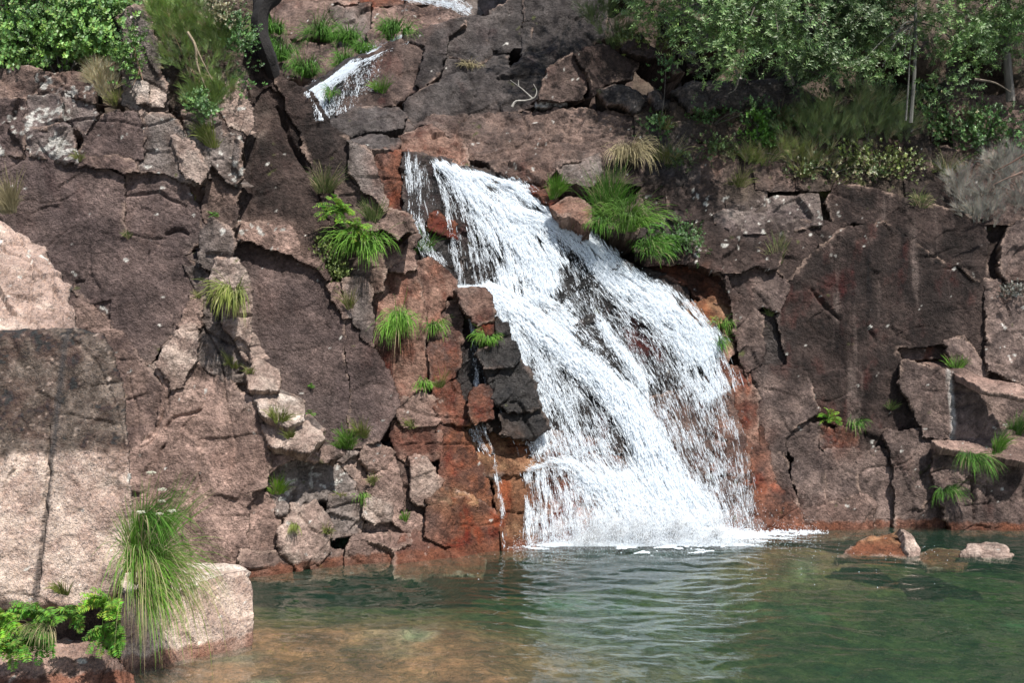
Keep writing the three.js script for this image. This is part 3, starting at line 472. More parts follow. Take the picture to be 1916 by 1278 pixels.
// --- back of the gully
const X = (name, pts, pal, o) => rock(gully, name, pts, DX, pal, o);
for (const [p, pal] of [[[[480, 20], [560, 3], [622, 8], [627, 60], [560, 77], [500, 62]], 'brown'], [[[620, 20], [692, 8], [692, 82], [640, 92]], 'grey'], [[[698, 20], [760, 12], [832, 8], [872, 40], [800, 62], [740, 52], [700, 60]], 'pink'], [[[500, 62], [560, 78], [640, 92], [690, 84], [690, 130], [600, 150], [520, 150]], 'brown'], [[[690, 60], [790, 62], [770, 90], [690, 130]], 'brown'], [[[660, -40], [760, -40], [760, 6], [670, 10]], 'red'], [[[480, -60], [660, -60], [668, 8], [620, 8], [560, 2], [480, 18]], 'pink'], [[[760, -60], [1000, -60], [960, 10], [880, 36], [835, 8], [760, 8]], 'grey']]) X('rock_block', p, pal, { rough: 1.2, wobble: 1.5 });

layTints(QUEUE);
for (const { parent, name, pts, depth, palette, o } of QUEUE) layRock(parent, name, pts, depth, palette, o);

// ---------------------------------------------------------------- rough ground behind and between the rock faces
{
  const ctl = []; for (const f of FACES) { for (const [x, y] of f.pts) ctl.push(x, y, f.D(x, y)); ctl.push(f.cx, f.cy, f.D(f.cx, f.cy)); }
  for (const [x, y, d] of [[-250, 600, 18], [-250, 0, 19], [-250, 1150, 17.5], [2150, 600, 22.5], [2150, 1100, 22], [2150, 0, 25], [1600, -200, 26], [1000, -200, 28], [600, -200, 33], [200, -200, 20], [1400, -150, 26], [1500, 60, 25.2], [1700, 100, 24.8], [1850, 80, 24.4], [1300, 60, 25.2]]) ctl.push(x, y, d);
  globalThis.baseDepth = (x, y) => { let s = 0, w = 0; for (let k = 0; k < ctl.length; k += 3) { const r2 = (ctl[k] - x) ** 2 + (ctl[k + 1] - y) ** 2 + 400, q = Math.exp(0.9 * (ctl[k + 2] - 22)) / (r2 * r2); s += q * ctl[k + 2]; w += q; } return s / w; };
  const x0 = -260, x1 = 2180, y0 = -220, y1 = 1160, n = 6, nx = Math.round((x1 - x0) / n) + 1, ny = Math.round((y1 - y0) / n) + 1, pos = [], col = [], uv = [], idx = [], c = [0, 0, 0];
  for (let j = 0; j < ny; j++) for (let i = 0; i < nx; i++) {
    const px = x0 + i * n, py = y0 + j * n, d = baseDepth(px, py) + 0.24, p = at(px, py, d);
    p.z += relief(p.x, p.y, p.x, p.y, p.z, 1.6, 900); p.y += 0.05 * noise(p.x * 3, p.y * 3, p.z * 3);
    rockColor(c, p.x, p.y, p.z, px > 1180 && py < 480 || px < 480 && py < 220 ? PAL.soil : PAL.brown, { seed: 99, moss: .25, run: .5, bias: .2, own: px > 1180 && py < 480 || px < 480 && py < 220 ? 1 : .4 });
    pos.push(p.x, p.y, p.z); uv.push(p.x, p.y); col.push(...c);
  }
  for (let j = 0; j + 1 < ny; j++) for (let i = 0; i + 1 < nx; i++) { const a = j * nx + i, b = a + 1, e = a + nx, f = e + 1; idx.push(a, e, f, a, f, b); }
  const g = new THREE.BufferGeometry(); g.setAttribute('position', new THREE.Float32BufferAttribute(pos, 3)); g.setAttribute('uv', new THREE.Float32BufferAttribute(uv, 2)); g.setAttribute('color', new THREE.Float32BufferAttribute(col, 3)); g.setIndex(idx); g.computeVertexNormals();
  const m = mesh('terrain', g, rockMat, scene); m.userData = { kind: 'structure', label: 'rough brown rock and soil between the faces of the cliff' };
}
// where a sight line meets the rock: the nearest face whose outline holds it, else the ground behind
function rockAt(px, py) {
  let d = baseDepth(px, py) + 0.2; const q = [0, 0]; for (const f of FACES) if (polyDist(f.pts, px, py, q) > 0) d = Math.min(d, f.D(px, py)); return d;
}

// ---------------------------------------------------------------- boulders that lie free
const thingRock = (name, label, cat, grp, faces) => { const g = new THREE.Group(); g.name = numbered(name); g.userData = { label, category: cat }; if (grp) g.userData.group = grp; scene.add(g); for (const [n, pts, D, pal, o] of faces) rock(g, n, pts, D, pal, { free: true, ...o }); return g; };
const nearStep = 0.016;
thingRock('boulder', 'huge rough pink and dark granite block with a vertical black seam', 'boulder', null, [
  ['rock_face', [[-160, 622], [60, 612], [150, 612], [192, 622], [216, 655], [234, 740], [245, 850], [248, 1010], [236, 1070], [222, 1112], [190, 1136], [120, 1142], [-160, 1150]], LIN(12.7, 100, 900, 0.0010, -0.0010), 'beige', {
    step: nearStep, near: true, wear: 0, stain: 0, wobble: 0, rough: .55, round: .17, thick: 1.6, taper: .5, jag: .03, moss: 0, run: 0, lichen: .10, seed: 401, cracks: [{ p: [[94, 800], [88, 900], [82, 1010], [72, 1110]], w: .022, d: .08 }],
    paint: (c, P) => { // the upper half wears a dark weathered skin that ends along a ragged line
      const e = P.y - 2.62 + 0.10 * noise(P.x * 1.6, 2, 3) + 0.07 * noise(P.x * 7, P.y * 7, 3) - 0.10 * sstep(-4.4, -4.0, P.x), k = 0.97 * sstep(-0.06, 0.10, e) * (0.84 + 0.16 * sstep(-.2, .2, fbm(P.x * 7, P.y * 4, P.z, 4))) * (1 - .6 * sstep(.30, .48, .6 * noise(P.x * 21, P.y * 21, 2) + .5 * noise(P.x * 9, P.y * 9, 6)));
      c[0] = mixf(c[0], .040 + .26 * (c[0] - .38), k); c[1] = mixf(c[1], .028 + .26 * (c[1] - .29), k); c[2] = mixf(c[2], .024 + .26 * (c[2] - .25), k);
      const s = Math.abs(P.x + 5.44 + 0.05 * (P.y - 2) * -1 - 0.02 * noise(P.y * 3, 1, 1)), q = .8 * sstep(.05, .015, s + .03 * noise(P.x * 30, P.y * 30, 1)); c[0] = mixf(c[0], .05, q); c[1] = mixf(c[1], .045, q); c[2] = mixf(c[2], .045, q);
      for (let i = 0; i < 3; i++) c[i] = Math.max(.03, c[i]);
    } }]]);
thingRock('boulder', 'pale cracked granite boulder sloping up behind the huge block', 'boulder', null, [
  ['rock_face', [[-160, 398], [0, 408], [32, 420], [90, 465], [124, 520], [146, 590], [150, 660], [-160, 680]], LIN(14.3, 60, 540, 0.0030, -0.0065), 'beige', { step: 0.018, near: true, wear: 0, stain: .55, wobble: 0, round: .14, thick: 1.2, moss: 0, bias: .18, seed: 402, lichen: .4, rough: 1.3, cracks: [{ p: [[-20, 450], [50, 490], [100, 540], [150, 610]], w: .03, d: .06 }, { p: [[-20, 545], [60, 555], [130, 600]], w: .025, d: .05 }, { p: [[30, 425], [62, 500], [55, 620]], w: .022, d: .05 }, { p: [[90, 470], [105, 560], [120, 620]], w: .02, d: .04 }] }]]);
thingRock('boulder', 'cube shaped pale granite block standing in the shallow water', 'boulder', null, [
  ['rock_face', [[225, 1108], [300, 1102], [335, 1099], [400, 1080], [462, 1064], [476, 1088], [477, 1150], [475, 1240], [350, 1262], [225, 1270]], LIN(13.75, 400, 1215, 0.0045, -0.0010), 'beige', { step: nearStep, near: true, wear: 0, stain: 0, wobble: 0, rough: .35, round: .05, thick: .6, taper: .6, jag: .02, moss: 0, run: 0, lichen: .08, seed: 403, iron: 0, dry: false }],
  ['rock_top', [[225, 1075], [309, 1056], [388, 1051], [450, 1056], [472, 1068], [466, 1074], [400, 1084], [335, 1103], [225, 1114]], LIN(13.95, 400, 1083, 0.0, -0.0290), 'pale', { step: nearStep, near: true, wear: 0, stain: 0, wobble: 0, rough: .25, round: .03, thick: .12, taper: .5, jag: .02, moss: 0, run: 0, lichen: .1, seed: 404, iron: 0 }]]);
thingRock('boulder', 'low pink granite rock under the ferns at the pool corner', 'boulder', null, [
  ['rock_face', [[-160, 1215], [60, 1205], [120, 1190], [185, 1190], [215, 1225], [245, 1262], [262, 1330], [-160, 1400]], LIN(12.6, 120, 1240, 0.0010, -0.0055), 'pink', { step: nearStep, near: true, wear: 0, stain: 0, wobble: 0, rough: .8, round: .1, thick: .8, moss: .1, seed: 405 }]]);
thingRock('boulder', 'shadowed rock shelf beneath the huge block', 'boulder', null, [
  ['rock_face', [[-160, 1120], [230, 1110], [240, 1160], [225, 1215], [-160, 1230]], LIN(13.4, 120, 1160, 0.0004, -0.0030), 'brown', { step: nearStep, near: true, wear: 0, stain: 0, wobble: 0, rough: 1, seed: 406, thick: .8 }]]);
thingRock('boulder', 'tawny pointed rock rising from the pool below the right wall', 'boulder', null, [
  ['rock_face', [[1560, 1046], [1580, 1026], [1625, 1006], [1686, 987], [1702, 1040], [1696, 1046]], LIN(19.65, 1640, 1033, -0.0015, -0.0130), 'tan', { wobble: 0, rough: .6, round: .05, thick: .16, seed: 407, bias: .2 }],
  ['rock_face', [[1683, 987], [1702, 997], [1722, 1030], [1718, 1044], [1698, 1046]], LIN(19.5, 1700, 1030, 0.0060, -0.0100), 'beige', { wobble: 0, rough: .5, round: .04, thick: .16, seed: 408, dry: true }]]);
thingRock('boulder', 'small flat pale rock at the water surface near the right edge', 'boulder', null, [
  ['rock_face', [[1792, 1042], [1806, 1019], [1846, 1014], [1880, 1018], [1898, 1036], [1890, 1044]], LIN(19.5, 1850, 1035, 0.0, -0.0260), 'beige', { wobble: 0, rough: .6, round: .05, thick: .14, seed: 409, dry: true }]]);
thingRock('boulder', 'drowned brown rock between the two pool rocks', 'boulder', null, [
  ['rock_face', [[1706, 1044], [1740, 1026], [1790, 1027], [1825, 1046], [1800, 1062], [1730, 1062]], LIN(20.0, 1765, 1040, 0, -0.046), 'tan', { wobble: 0, rough: .5, thick: .1, seed: 410, bias: .3 }]]);
// boulders on the slope above the wall
thingRock('boulder', 'angular two faced boulder with white lichen spots above the ledge', 'boulder', null, [
  ['rock_face', [[1020, 127], [1072, 95], [1104, 148], [1094, 190], [1048, 196], [1005, 185]], LIN(24.3, 1072, 150, 0.003, -0.003), 'brown', { wobble: .3, rough: .5, round: .03, lichen: .32, bias: .3, seed: 411 }],
  ['rock_face', [[1072, 95], [1124, 78], [1202, 117], [1184, 150], [1140, 160], [1106, 185], [1102, 150]], LIN(24.35, 1110, 125, 0.006, -0.004), 'dark', { wobble: .3, rough: .5, round: .04, bias: .3, seed: 412 }]]);
const bould = (label, pts, d, pal, o = {}) => thingRock('boulder', label, 'boulder', null, [['rock_face', pts, LIN(d, pts[0][0], pts[0][1], .0008, -.004), pal, { round: .12, rough: .8, ...o }]]);
bould('dark rounded boulder lying below the two faced boulder', [[1113, 165], [1143, 152], [1192, 162], [1208, 186], [1202, 208], [1134, 194]], 24.1, 'slate', { bulge: .2 });
bould('thin leaning grey slab behind the lichen spotted boulder', [[1157, 90], [1201, 54], [1226, 86], [1283, 134], [1264, 145], [1229, 116], [1164, 98]], 24.6, 'dark', { bias: .3 });
bould('small dark boulder beside the rounded black boulder', [[1209, 168], [1229, 162], [1260, 201], [1225, 208]], 24.0, 'slate', { bulge: .12 });
bould('long dark rounded boulder in deep shade under the leaves', [[1252, 168], [1296, 147], [1411, 142], [1478, 142], [1509, 191], [1478, 203], [1287, 208]], 23.9, 'slate', { bulge: .25 });
bould('grey block among leaves at the top of the slope', [[1228, 29], [1268, 12], [1297, 29], [1293, 54], [1249, 54]], 25.4, 'grey', {});
bould('flat grey stone wedged under the leaning slab', [[1257, 93], [1302, 95], [1307, 111], [1267, 111]], 24.9, 'grey', {});
bould('dark stone half hidden by the hanging branch', [[1281, 116], [1335, 104], [1345, 140], [1287, 136]], 24.6, 'dark', {});
bould('upright grey stone beside the bright leaf clump', [[1304, 50], [1332, 44], [1334, 92], [1304, 92]], 25.3, 'grey', {});
bould('grey boulder in the dry scrub left of the grey trunks', [[1549, 203], [1569, 162], [1593, 152], [1609, 172], [1575, 212]], 23.6, 'dark', { bias: .2 });
bould('small rock crusted white with lichen beside the dead branch', [[998, 190], [1029, 166], [1063, 182], [1063, 198], [1005, 203]], 24.2, 'lichen', { lichen: .95 });
// ---------------------------------------------------------------- pool: bed, water, foam
const bedY = (x, z) => { // shallow at the near left and round the pool rocks, deep in the middle
  const n = 0.18 * fbm(x * 0.5, 3, z * 0.5, 4), lin = t => Math.min(1, Math.max(0, t)), sz = lin((-z - 14.9) / 5), sx = lin((x - 0.2 * (z + 14) + 0.5) / 4.6);
  let d = 0.10 + 0.95 * (1 - (1 - sz) * (1 - sx));
  const shelf = Math.exp(-(((x - 5.2) / 2.8) ** 2) - (((z + 21) / 1.9) ** 2)); d -= 0.8 * shelf;
  d -= 0.4 * sstep(-3.6, -5.4, x); return -Math.max(0.10, d) + 0.4 * n;
};
{
  const x0 = -13, x1 = 13, z0 = -25, z1 = -5, s = 0.07, nx = Math.round((x1 - x0) / s) + 1, nz = Math.round((z1 - z0) / s) + 1, pos = [], col = [], uv = [], idx = [];
  for (let j = 0; j < nz; j++) for (let i = 0; i < nx; i++) {
    const x = x0 + i * s, z = z0 + j * s; let y = bedY(x, z) + facets(x, z, 0.45, 70, .07) + facets(x, z, 0.17, 77, .04);
    const m = sstep(-.2, .25, fbm(x * 1.3, 1, z * 1.3, 5)), t = sstep(-.1, .3, noise(x * 6, 2, z * 6)), g = 1 + .5 * noise(x * 5, 5, z * 5) + .45 * noise(x * 11, 5, z * 11) + .3 * noise(x * 21, 5, z * 21), q = sstep(-.45, .0, fbm(x * .5, 8, z * .5, 3) + 0.10);
    const a = [mixf(.28, .15, m), mixf(.142, .075, m), mixf(.072, .042, m)], b = [mixf(.24, .34, t), mixf(.30, .40, t), mixf(.18, .24, t)];
    col.push(mixf(b[0], a[0], q) * g, mixf(b[1], a[1], q) * g, mixf(b[2], a[2], q) * g); pos.push(x, y, z); uv.push(x, z);
  }
  for (let j = 0; j + 1 < nz; j++) for (let i = 0; i + 1 < nx; i++) { const a = j * nx + i, b = a + 1, e = a + nx, f = e + 1; idx.push(a, e, f, a, f, b); }
  const g = new THREE.BufferGeometry(); g.setAttribute('position', new THREE.Float32BufferAttribute(pos, 3)); g.setAttribute('uv', new THREE.Float32BufferAttribute(uv, 2)); g.setAttribute('color', new THREE.Float32BufferAttribute(col, 3)); g.setIndex(idx); g.computeVertexNormals();
  const m = mesh('pool_bed', g, rockMat, scene); m.userData = { kind: 'structure', label: 'ochre and olive stony bed of the pool' };
}
const FOOT = at(1190, 1018, 20.5);
const waveY = (x, z) => {
  const r = Math.hypot(x - FOOT.x, (z - FOOT.z) * 1.0), a = Math.exp(-r / 7);
  const wx = x + 0.5 * noise(x * .5, z * .5, 2), wz = z + 0.4 * noise(x * .6 + 5, z * .6, 2);
  return 0.020 * (0.5 + a) * noise(wx * 0.9, wz * 1.9, 4) + 0.018 * (0.55 + a) * noise(wx * 1.9 + 3, wz * 3.9, 9) + 0.009 * (0.5 + a) * noise(wx * 4.5, wz * 8.5, 1) + 0.0042 * noise(wx * 11, wz * 17, 7) + 0.02 * a * Math.sin(r * 9 + 2 * noise(x, z, 1)) * sstep(0, .4, noise(x * .8, z * .8, 6) + .1) + 0.07 * Math.exp(-r * 1.3) * noise(x * 3, z * 5, 2);
};
{
  const x0 = -13, x1 = 13, z0 = -24.5, z1 = -6, s = 0.045, nx = Math.round((x1 - x0) / s) + 1, nz = Math.round((z1 - z0) / s) + 1, pos = new Float32Array(nx * nz * 3), idx = [];
  for (let j = 0; j < nz; j++) for (let i = 0; i < nx; i++) { const k = 3 * (j * nx + i), x = x0 + i * s, z = z0 + j * s; pos[k] = x; pos[k + 1] = waveY(x, z); pos[k + 2] = z; }
  for (let j = 0; j + 1 < nz; j++) for (let i = 0; i + 1 < nx; i++) { const a = j * nx + i, b = a + 1, e = a + nx, f = e + 1; idx.push(a, e, f, a, f, b); }
  const g = new THREE.BufferGeometry(); g.setAttribute('position', new THREE.BufferAttribute(pos, 3)); g.setIndex(idx); g.computeVertexNormals();
  const pool = structure('pool_water', 'clear green rippled pool');
  mesh('surface', g, new THREE.MeshPhysicalMaterial({ color: 0xffffff, roughness: 0, ior: 1.33, transmission: 1, thickness: 0, specularIntensity: 1 }), pool);
  const body = new THREE.BoxGeometry(26, 5, 18.5); body.translate(0, -2.5 - 0.05, -15.25);
  const bm = new THREE.MeshPhysicalMaterial({ color: new THREE.Color().setRGB(.09, .22, .15), roughness: 1, transparent: true, opacity: 0.09, thickness: 1, transmission: 0.01, attenuationColor: new THREE.Color().setRGB(.33, .57, .43), attenuationDistance: 2.3, specularIntensity: 0 });
  mesh('water_body', body, bm, pool);
}
// ---------------------------------------------------------------- falling water: strands and drops frozen in flight
const dropGeo = (() => { const g = new THREE.OctahedronGeometry(1, 1); const p = g.attributes.position; for (let i = 0; i < p.count; i++) { const y = p.getY(i); p.setY(i, y); const k = y > 0 ? 1 - 0.45 * y : 1; p.setX(i, p.getX(i) * k); p.setZ(i, p.getZ(i) * k); } g.computeVertexNormals(); return g; })();
const foamMat = new THREE.MeshPhysicalMaterial({ color: new THREE.Color().setRGB(.82, .88, .94), roughness: 0.4, transparent: true, opacity: 0.55 });
const veilMat = new THREE.MeshPhysicalMaterial({ color: new THREE.Color().setRGB(.80, .86, .91), roughness: 0.4, transparent: true, opacity: 0.15 });
const mistMat = new THREE.MeshPhysicalMaterial({ color: new THREE.Color().setRGB(.85, .89, .93), roughness: 1, specularIntensity: 0, transparent: true, opacity: 0.035 });
function drops(parent, name, list, mat = foamMat) {
  const im = new THREE.InstancedMesh(dropGeo, mat, list.length), m = new THREE.Matrix4(), q = new THREE.Quaternion(), up = new THREE.Vector3(0, 1, 0), s = new THREE.Vector3();
  list.forEach((d, i) => { q.setFromUnitVectors(up, d.dir); s.set(d.r, d.l, d.r); m.compose(d.p, q, s); im.setMatrixAt(i, m); });
  im.name = name; im.userData = { kind: 'stuff' }; im.castShadow = im.receiveShadow = true; parent.add(im); return im;
}
/* strand list: path of picture points, half-width at its ends (px), drops per 100 px of length, how much the water breaks up (0..1), drop size */
function pour(strands, depth, seed, gap = [0.03, 0.22], veil = false) {
  const out = [], R = rng(seed); let k = 0;
  for (const { p, w, n, gapy = 0.35, s = 1, l = 1 } of strands) {
    k++; const len = [0]; for (let i = 1; i < p.length; i++) len.push(len[i - 1] + Math.hypot(p[i][0] - p[i - 1][0], p[i][1] - p[i - 1][1])); const L = len[len.length - 1], N = Math.round(n * (veil ? (gapy < .2 ? 1.0 : gapy < .4 ? .45 : .22) : gapy < .2 ? 3.0 : gapy < .4 ? 2.3 : 1.5) * L / 100);
    for (let i = 0; i < N; i++) {
      const t = R() * L; let j = 1; while (j < p.length - 1 && len[j] < t) j++; const f = (t - len[j - 1]) / (len[j] - len[j - 1]), dx = p[j][0] - p[j - 1][0], dy = p[j][1] - p[j - 1][1], D = Math.hypot(dx, dy), g = (R() + R() + R() - 1.5) / 1.0, hw = mixf(w[0], w[1], t / L), lat = g * hw * 1.25;
      const wob = 5 * noise(t / 40, k * 7.1, lat / 30);
      const px = p[j - 1][0] + dx * f - dy / D * (lat + wob), py = p[j - 1][1] + dy * f + dx / D * (lat + wob);
      const cl = noise(lat / 9 + k * 31, t / 60, 3) + 0.65 * noise(lat / 3.4, t / 22 + k * 11, 9) + 0.35 * noise(lat / 1.8, t / 9, k) + 0.55 * noise(px / 45, py / 45, 5);
      if (cl < -0.42 + gapy * 1.1 * (0.6 + 0.8 * Math.abs(g)) + (R() - .5) * .75) continue;
      const d = depth(px, py) - mixf(gap[0], gap[1], R() * R()), P = at(px, py, d), Q = at(px + dx / D * 6, py + dy / D * 6 + 1.5, d - 0.02), dir = P.clone().sub(Q); dir.x += (R() - .5) * .02; dir.y += .004; dir.z += (R() - .5) * .02; dir.normalize();
      const big = R(); const r = s * (big < .02 ? .006 + .005 * R() : big < .35 ? .0028 + .0026 * R() : .0016 + .0016 * R()), ll = r * (2.5 + 14 * R() * R() * l);
      out.push(veil ? { p: P, dir, r: s * (.005 + .012 * R()), l: .06 + .18 * R() * R() } : { p: P, dir, r, l: ll });
    }
  }
  return out;
}
const onBed = (px, py) => DF(px, py) - .22 + .08 * noise(px / 70, py / 70, 3) - (px < 1000 && py > 520 && py < 810 ? .22 * sstep(1000, 940, px) : 0);
const fall = structure('waterfall', 'white main fall spreading down the wet granite into the pool');
const FALL = [
  // lip and upper fan
  { p: [[764, 290], [767, 340], [772, 400], [786, 435], [806, 475], [830, 500]], w: [8, 16], n: 520, gapy: .5, s: .8 },
  { p: [[778, 296], [784, 350], [787, 410], [795, 440]], w: [5, 8], n: 260, gapy: .5, s: .8 },
  { p: [[790, 300], [800, 360], [812, 410]], w: [10, 16], n: 150, gapy: .6, s: .7 },
  { p: [[806, 303], [824, 340], [838, 390], [848, 440], [860, 500], [866, 540]], w: [4, 10], n: 480, gapy: .4, s: .8 },
  { p: [[812, 305], [846, 345], [872, 400], [892, 460], [908, 545]], w: [5, 26], n: 900, gapy: .5, s: .85 },
  { p: [[816, 305], [858, 342], [895, 395], [925, 445], [950, 500], [965, 555]], w: [6, 26], n: 2000, gapy: .38 },
  { p: [[826, 308], [882, 348], [930, 400], [965, 445], [1000, 500], [1030, 555]], w: [8, 26], n: 2600, gapy: .28, s: 1.15 },
  { p: [[850, 315], [920, 358], [972, 405], [1020, 455], [1050, 500]], w: [8, 26], n: 2200, gapy: .32 },
  { p: [[885, 328], [960, 348], [1020, 390], [1060, 432]], w: [8, 18], n: 2600, gapy: .3 },
  { p: [[955, 402], [1000, 408], [1045, 420]], w: [12, 16], n: 2600, gapy: .15, s: 1.2 },
  { p: [[960, 425], [985, 455], [1015, 500], [1035, 540]], w: [22, 20], n: 2600, gapy: .2 },
  { p: [[1050, 470], [1075, 510], [1095, 550], [1110, 590]], w: [36, 36], n: 1000, gapy: .55, s: .8 },
  // right arm
  { p: [[1050, 415], [1095, 455], [1135, 500], [1190, 540], [1240, 570], [1285, 610], [1330, 665]], w: [15, 26], n: 3600, gapy: .14, s: 1.2 },
  { p: [[1120, 510], [1190, 565], [1260, 615], [1310, 670], [1345, 740]], w: [20, 34], n: 2400, gapy: .35 },
  { p: [[1110, 540], [1170, 580], [1240, 640], [1300, 720], [1340, 800]], w: [26, 40], n: 850, gapy: .55, s: .9 },
  { p: [[1116, 594], [1140, 630], [1172, 676], [1215, 720]], w: [8, 14], n: 1700, gapy: .3 },
  { p: [[1160, 610], [1215, 690], [1260, 780], [1300, 860]], w: [40, 50], n: 480, gapy: .66, s: .9 },
  { p: [[1250, 640], [1300, 740], [1345, 850], [1385, 970]], w: [40, 34], n: 800, gapy: .6, s: .85, l: 1.3 },
  { p: [[1300, 640], [1345, 720], [1385, 860], [1405, 980]], w: [14, 20], n: 420, gapy: .6, s: .75, l: 1.4 },
  { p: [[1240, 760], [1290, 860], [1340, 950], [1360, 1010]], w: [46, 50], n: 1000, gapy: .55, s: .85, l: 1.3 },
  // step and main stream
  { p: [[858, 540], [905, 541], [940, 552]], w: [3, 8], n: 1100, gapy: .1, s: .8 },
  { p: [[905, 545], [955, 568], [1005, 606], [1060, 652], [1110, 694], [1160, 744], [1196, 796], [1218, 850]], w: [14, 20], n: 5200, gapy: .04, s: 1.35 },
  { p: [[930, 560], [985, 590], [1050, 640], [1110, 680], [1180, 750], [1230, 840]], w: [34, 40], n: 2300, gapy: .35 },
  { p: [[985, 545], [1040, 580], [1090, 625], [1120, 650]], w: [26, 16], n: 2000, gapy: .35 },
  { p: [[1212, 840], [1232, 880], [1262, 930], [1300, 990]], w: [24, 46], n: 4200, gapy: .1, s: 1.2 },
  { p: [[925, 575], [945, 620], [972, 690], [1000, 760], [1030, 840]], w: [14, 26], n: 1500, gapy: .42 },
  { p: [[960, 610], [1005, 690], [1050, 770], [1085, 850], [1130, 920]], w: [34, 46], n: 1900, gapy: .45, s: .85, l: 1.2 },
  { p: [[1030, 680], [1085, 760], [1130, 830], [1175, 900]], w: [36, 40], n: 1500, gapy: .5, s: .85, l: 1.2 },
  { p: [[1000, 790], [1020, 850], [1035, 880]], w: [16, 26], n: 900, gapy: .4, s: .85 },
  // lower curtain
  { p: [[985, 880], [1010, 868], [1060, 866], [1095, 884]], w: [7, 14], n: 1100, gapy: .3, s: .9 },
  { p: [[986, 882], [990, 940], [994, 1020]], w: [7, 12], n: 900, gapy: .4, s: .8 },
  { p: [[1010, 872], [1018, 940], [1026, 1022]], w: [18, 22], n: 1300, gapy: .42, s: .85, l: 1.2 },
  { p: [[1050, 868], [1072, 940], [1085, 1022]], w: [26, 32], n: 1500, gapy: .42, s: .85, l: 1.2 },
  { p: [[1085, 872], [1140, 915], [1190, 960], [1235, 1012]], w: [20, 40], n: 3000, gapy: .22 },
  { p: [[1110, 900], [1140, 960], [1160, 1020]], w: [34, 40], n: 1900, gapy: .35, l: 1.2 },
  { p: [[1160, 890], [1220, 950], [1280, 1010]], w: [30, 50], n: 2600, gapy: .2 },
  { p: [[1300, 900], [1330, 960], [1350, 1012]], w: [50, 60], n: 1200, gapy: .5, l: 1.2 },
  // the thin veil that covers the whole slope between the arms
  { p: [[840, 320], [900, 400], [950, 480], [985, 550]], w: [24, 60], n: 900, gapy: .5, s: .8 },
  { p: [[960, 360], [1040, 440], [1110, 540], [1190, 640], [1260, 760], [1310, 900], [1340, 1000]], w: [40, 90], n: 700, gapy: .52, s: .8 },
  { p: [[940, 570], [1000, 680], [1060, 790], [1110, 890], [1150, 1000]], w: [40, 90], n: 1500, gapy: .48, s: .8 },
  { p: [[1060, 610], [1140, 720], [1200, 830], [1250, 930], [1280, 1010]], w: [60, 90], n: 650, gapy: .52, s: .8 },
  // side trickles
  { p: [[872, 583], [884, 606], [889, 660], [893, 720], [892, 786]], w: [3, 6], n: 420, gapy: .3, s: .8 },
  { p: [[880, 600], [902, 660], [905, 730], [900, 780]], w: [12, 16], n: 160, gapy: .6, s: .7 },
  { p: [[905, 800], [922, 850], [932, 905], [941, 960], [944, 1024]], w: [5, 5], n: 260, gapy: .45, s: .7 },
  { p: [[935, 600], [950, 660], [970, 720], [990, 790], [1010, 830]], w: [20, 30], n: 1100, gapy: .5, s: .8 },
  { p: [[905, 690], [925, 740], [950, 800]], w: [22, 26], n: 420, gapy: .6, s: .7 },
  { p: [[885, 800], [905, 835], [922, 860]], w: [9, 8], n: 420, gapy: .5, s: .7 },
];
drops(fall, 'falling_water', pour(FALL, onBed, 11));
drops(fall, 'water_veil', pour(FALL, onBed, 12, [.0, .12], true), veilMat);
{ // spray in the air in front of the fall, and the foam it beats up
  const R = rng(5), list = [], up = new THREE.Vector3(0, 1, 0);
  for (let i = 0; i < 30000; i++) { const t = R(), px = 985 + 450 * (R() + R()) / 2, k = R() * R() * R(), py = 1022 - 130 * k, d = Math.min(DF(px, py), 20.7) - .05 - .7 * R(); list.push({ p: at(px, py, d), dir: up, r: .002 + .004 * R(), l: .004 + .012 * R() }); }
  for (let i = 0; i < 3600; i++) { const a = R(), px = 960 + 600 * a, r = .1 + 1.9 * R() * R(), z = -(DF(px, 1018) - .1) + r; list.push({ p: new THREE.Vector3((px - 958) / FPX * (20.5 - r), .02 + .5 * R() * R() * R(), z), dir: up, r: .0025 + .003 * R(), l: .003 + .004 * R() }); }
  drops(fall, 'spray', list);
  const mist = []; for (let i = 0; i < 700; i++) { const px = 985 + 460 * (R() + R()) / 2, k = R() * R(), py = 1020 - 90 * k, d = Math.min(DF(px, py), 20.8) - .1 - .7 * R(), r = .05 + .12 * R(); mist.push({ p: at(px, py, d), dir: up, r, l: r }); }
  drops(fall, 'mist', mist, mistMat);
  const foam = [];
  for (let i = 0; i < 60000; i++) {
    const g = (R() + R() + R()) / 3, px = 930 + 640 * g, core = Math.exp(-(((px - 1290) / 170) ** 2)), back = Math.min(DF(px, 1020), 22), r = (R() * R()) * (.6 + 1.4 * core), z = -back + .12 + r, x = (px - 958) / FPX * -z;
    if (noise(x * 2.2, z * 4.5, 3) + .5 * noise(x * 7, z * 12, 8) < -.35 + .75 * r / (.4 + core)) continue;
    foam.push({ p: new THREE.Vector3(x, waveY(x, z) + .012 + (.22 * core * R() * R()) * Math.exp(-r * 2.5), z), dir: up, r: .006 + .018 * R() * R(), l: .005 + .010 * R() });
  }
  for (let i = 0; i < 220; i++) { const x = -1 + 9 * R(), z = -20.5 + 3.8 * R() * R(); foam.push({ p: new THREE.Vector3(x, waveY(x, z) + .004, z), dir: up, r: .004 + .006 * R(), l: .004 }); }
  drops(fall, 'foam', foam);
}
const cascade = structure('waterfall', 'thin upper cascade sliding over the brown ledge');
const onTop = (px, py) => Math.min(rockAt(px, py), DU(px, py) + .3) - .03;
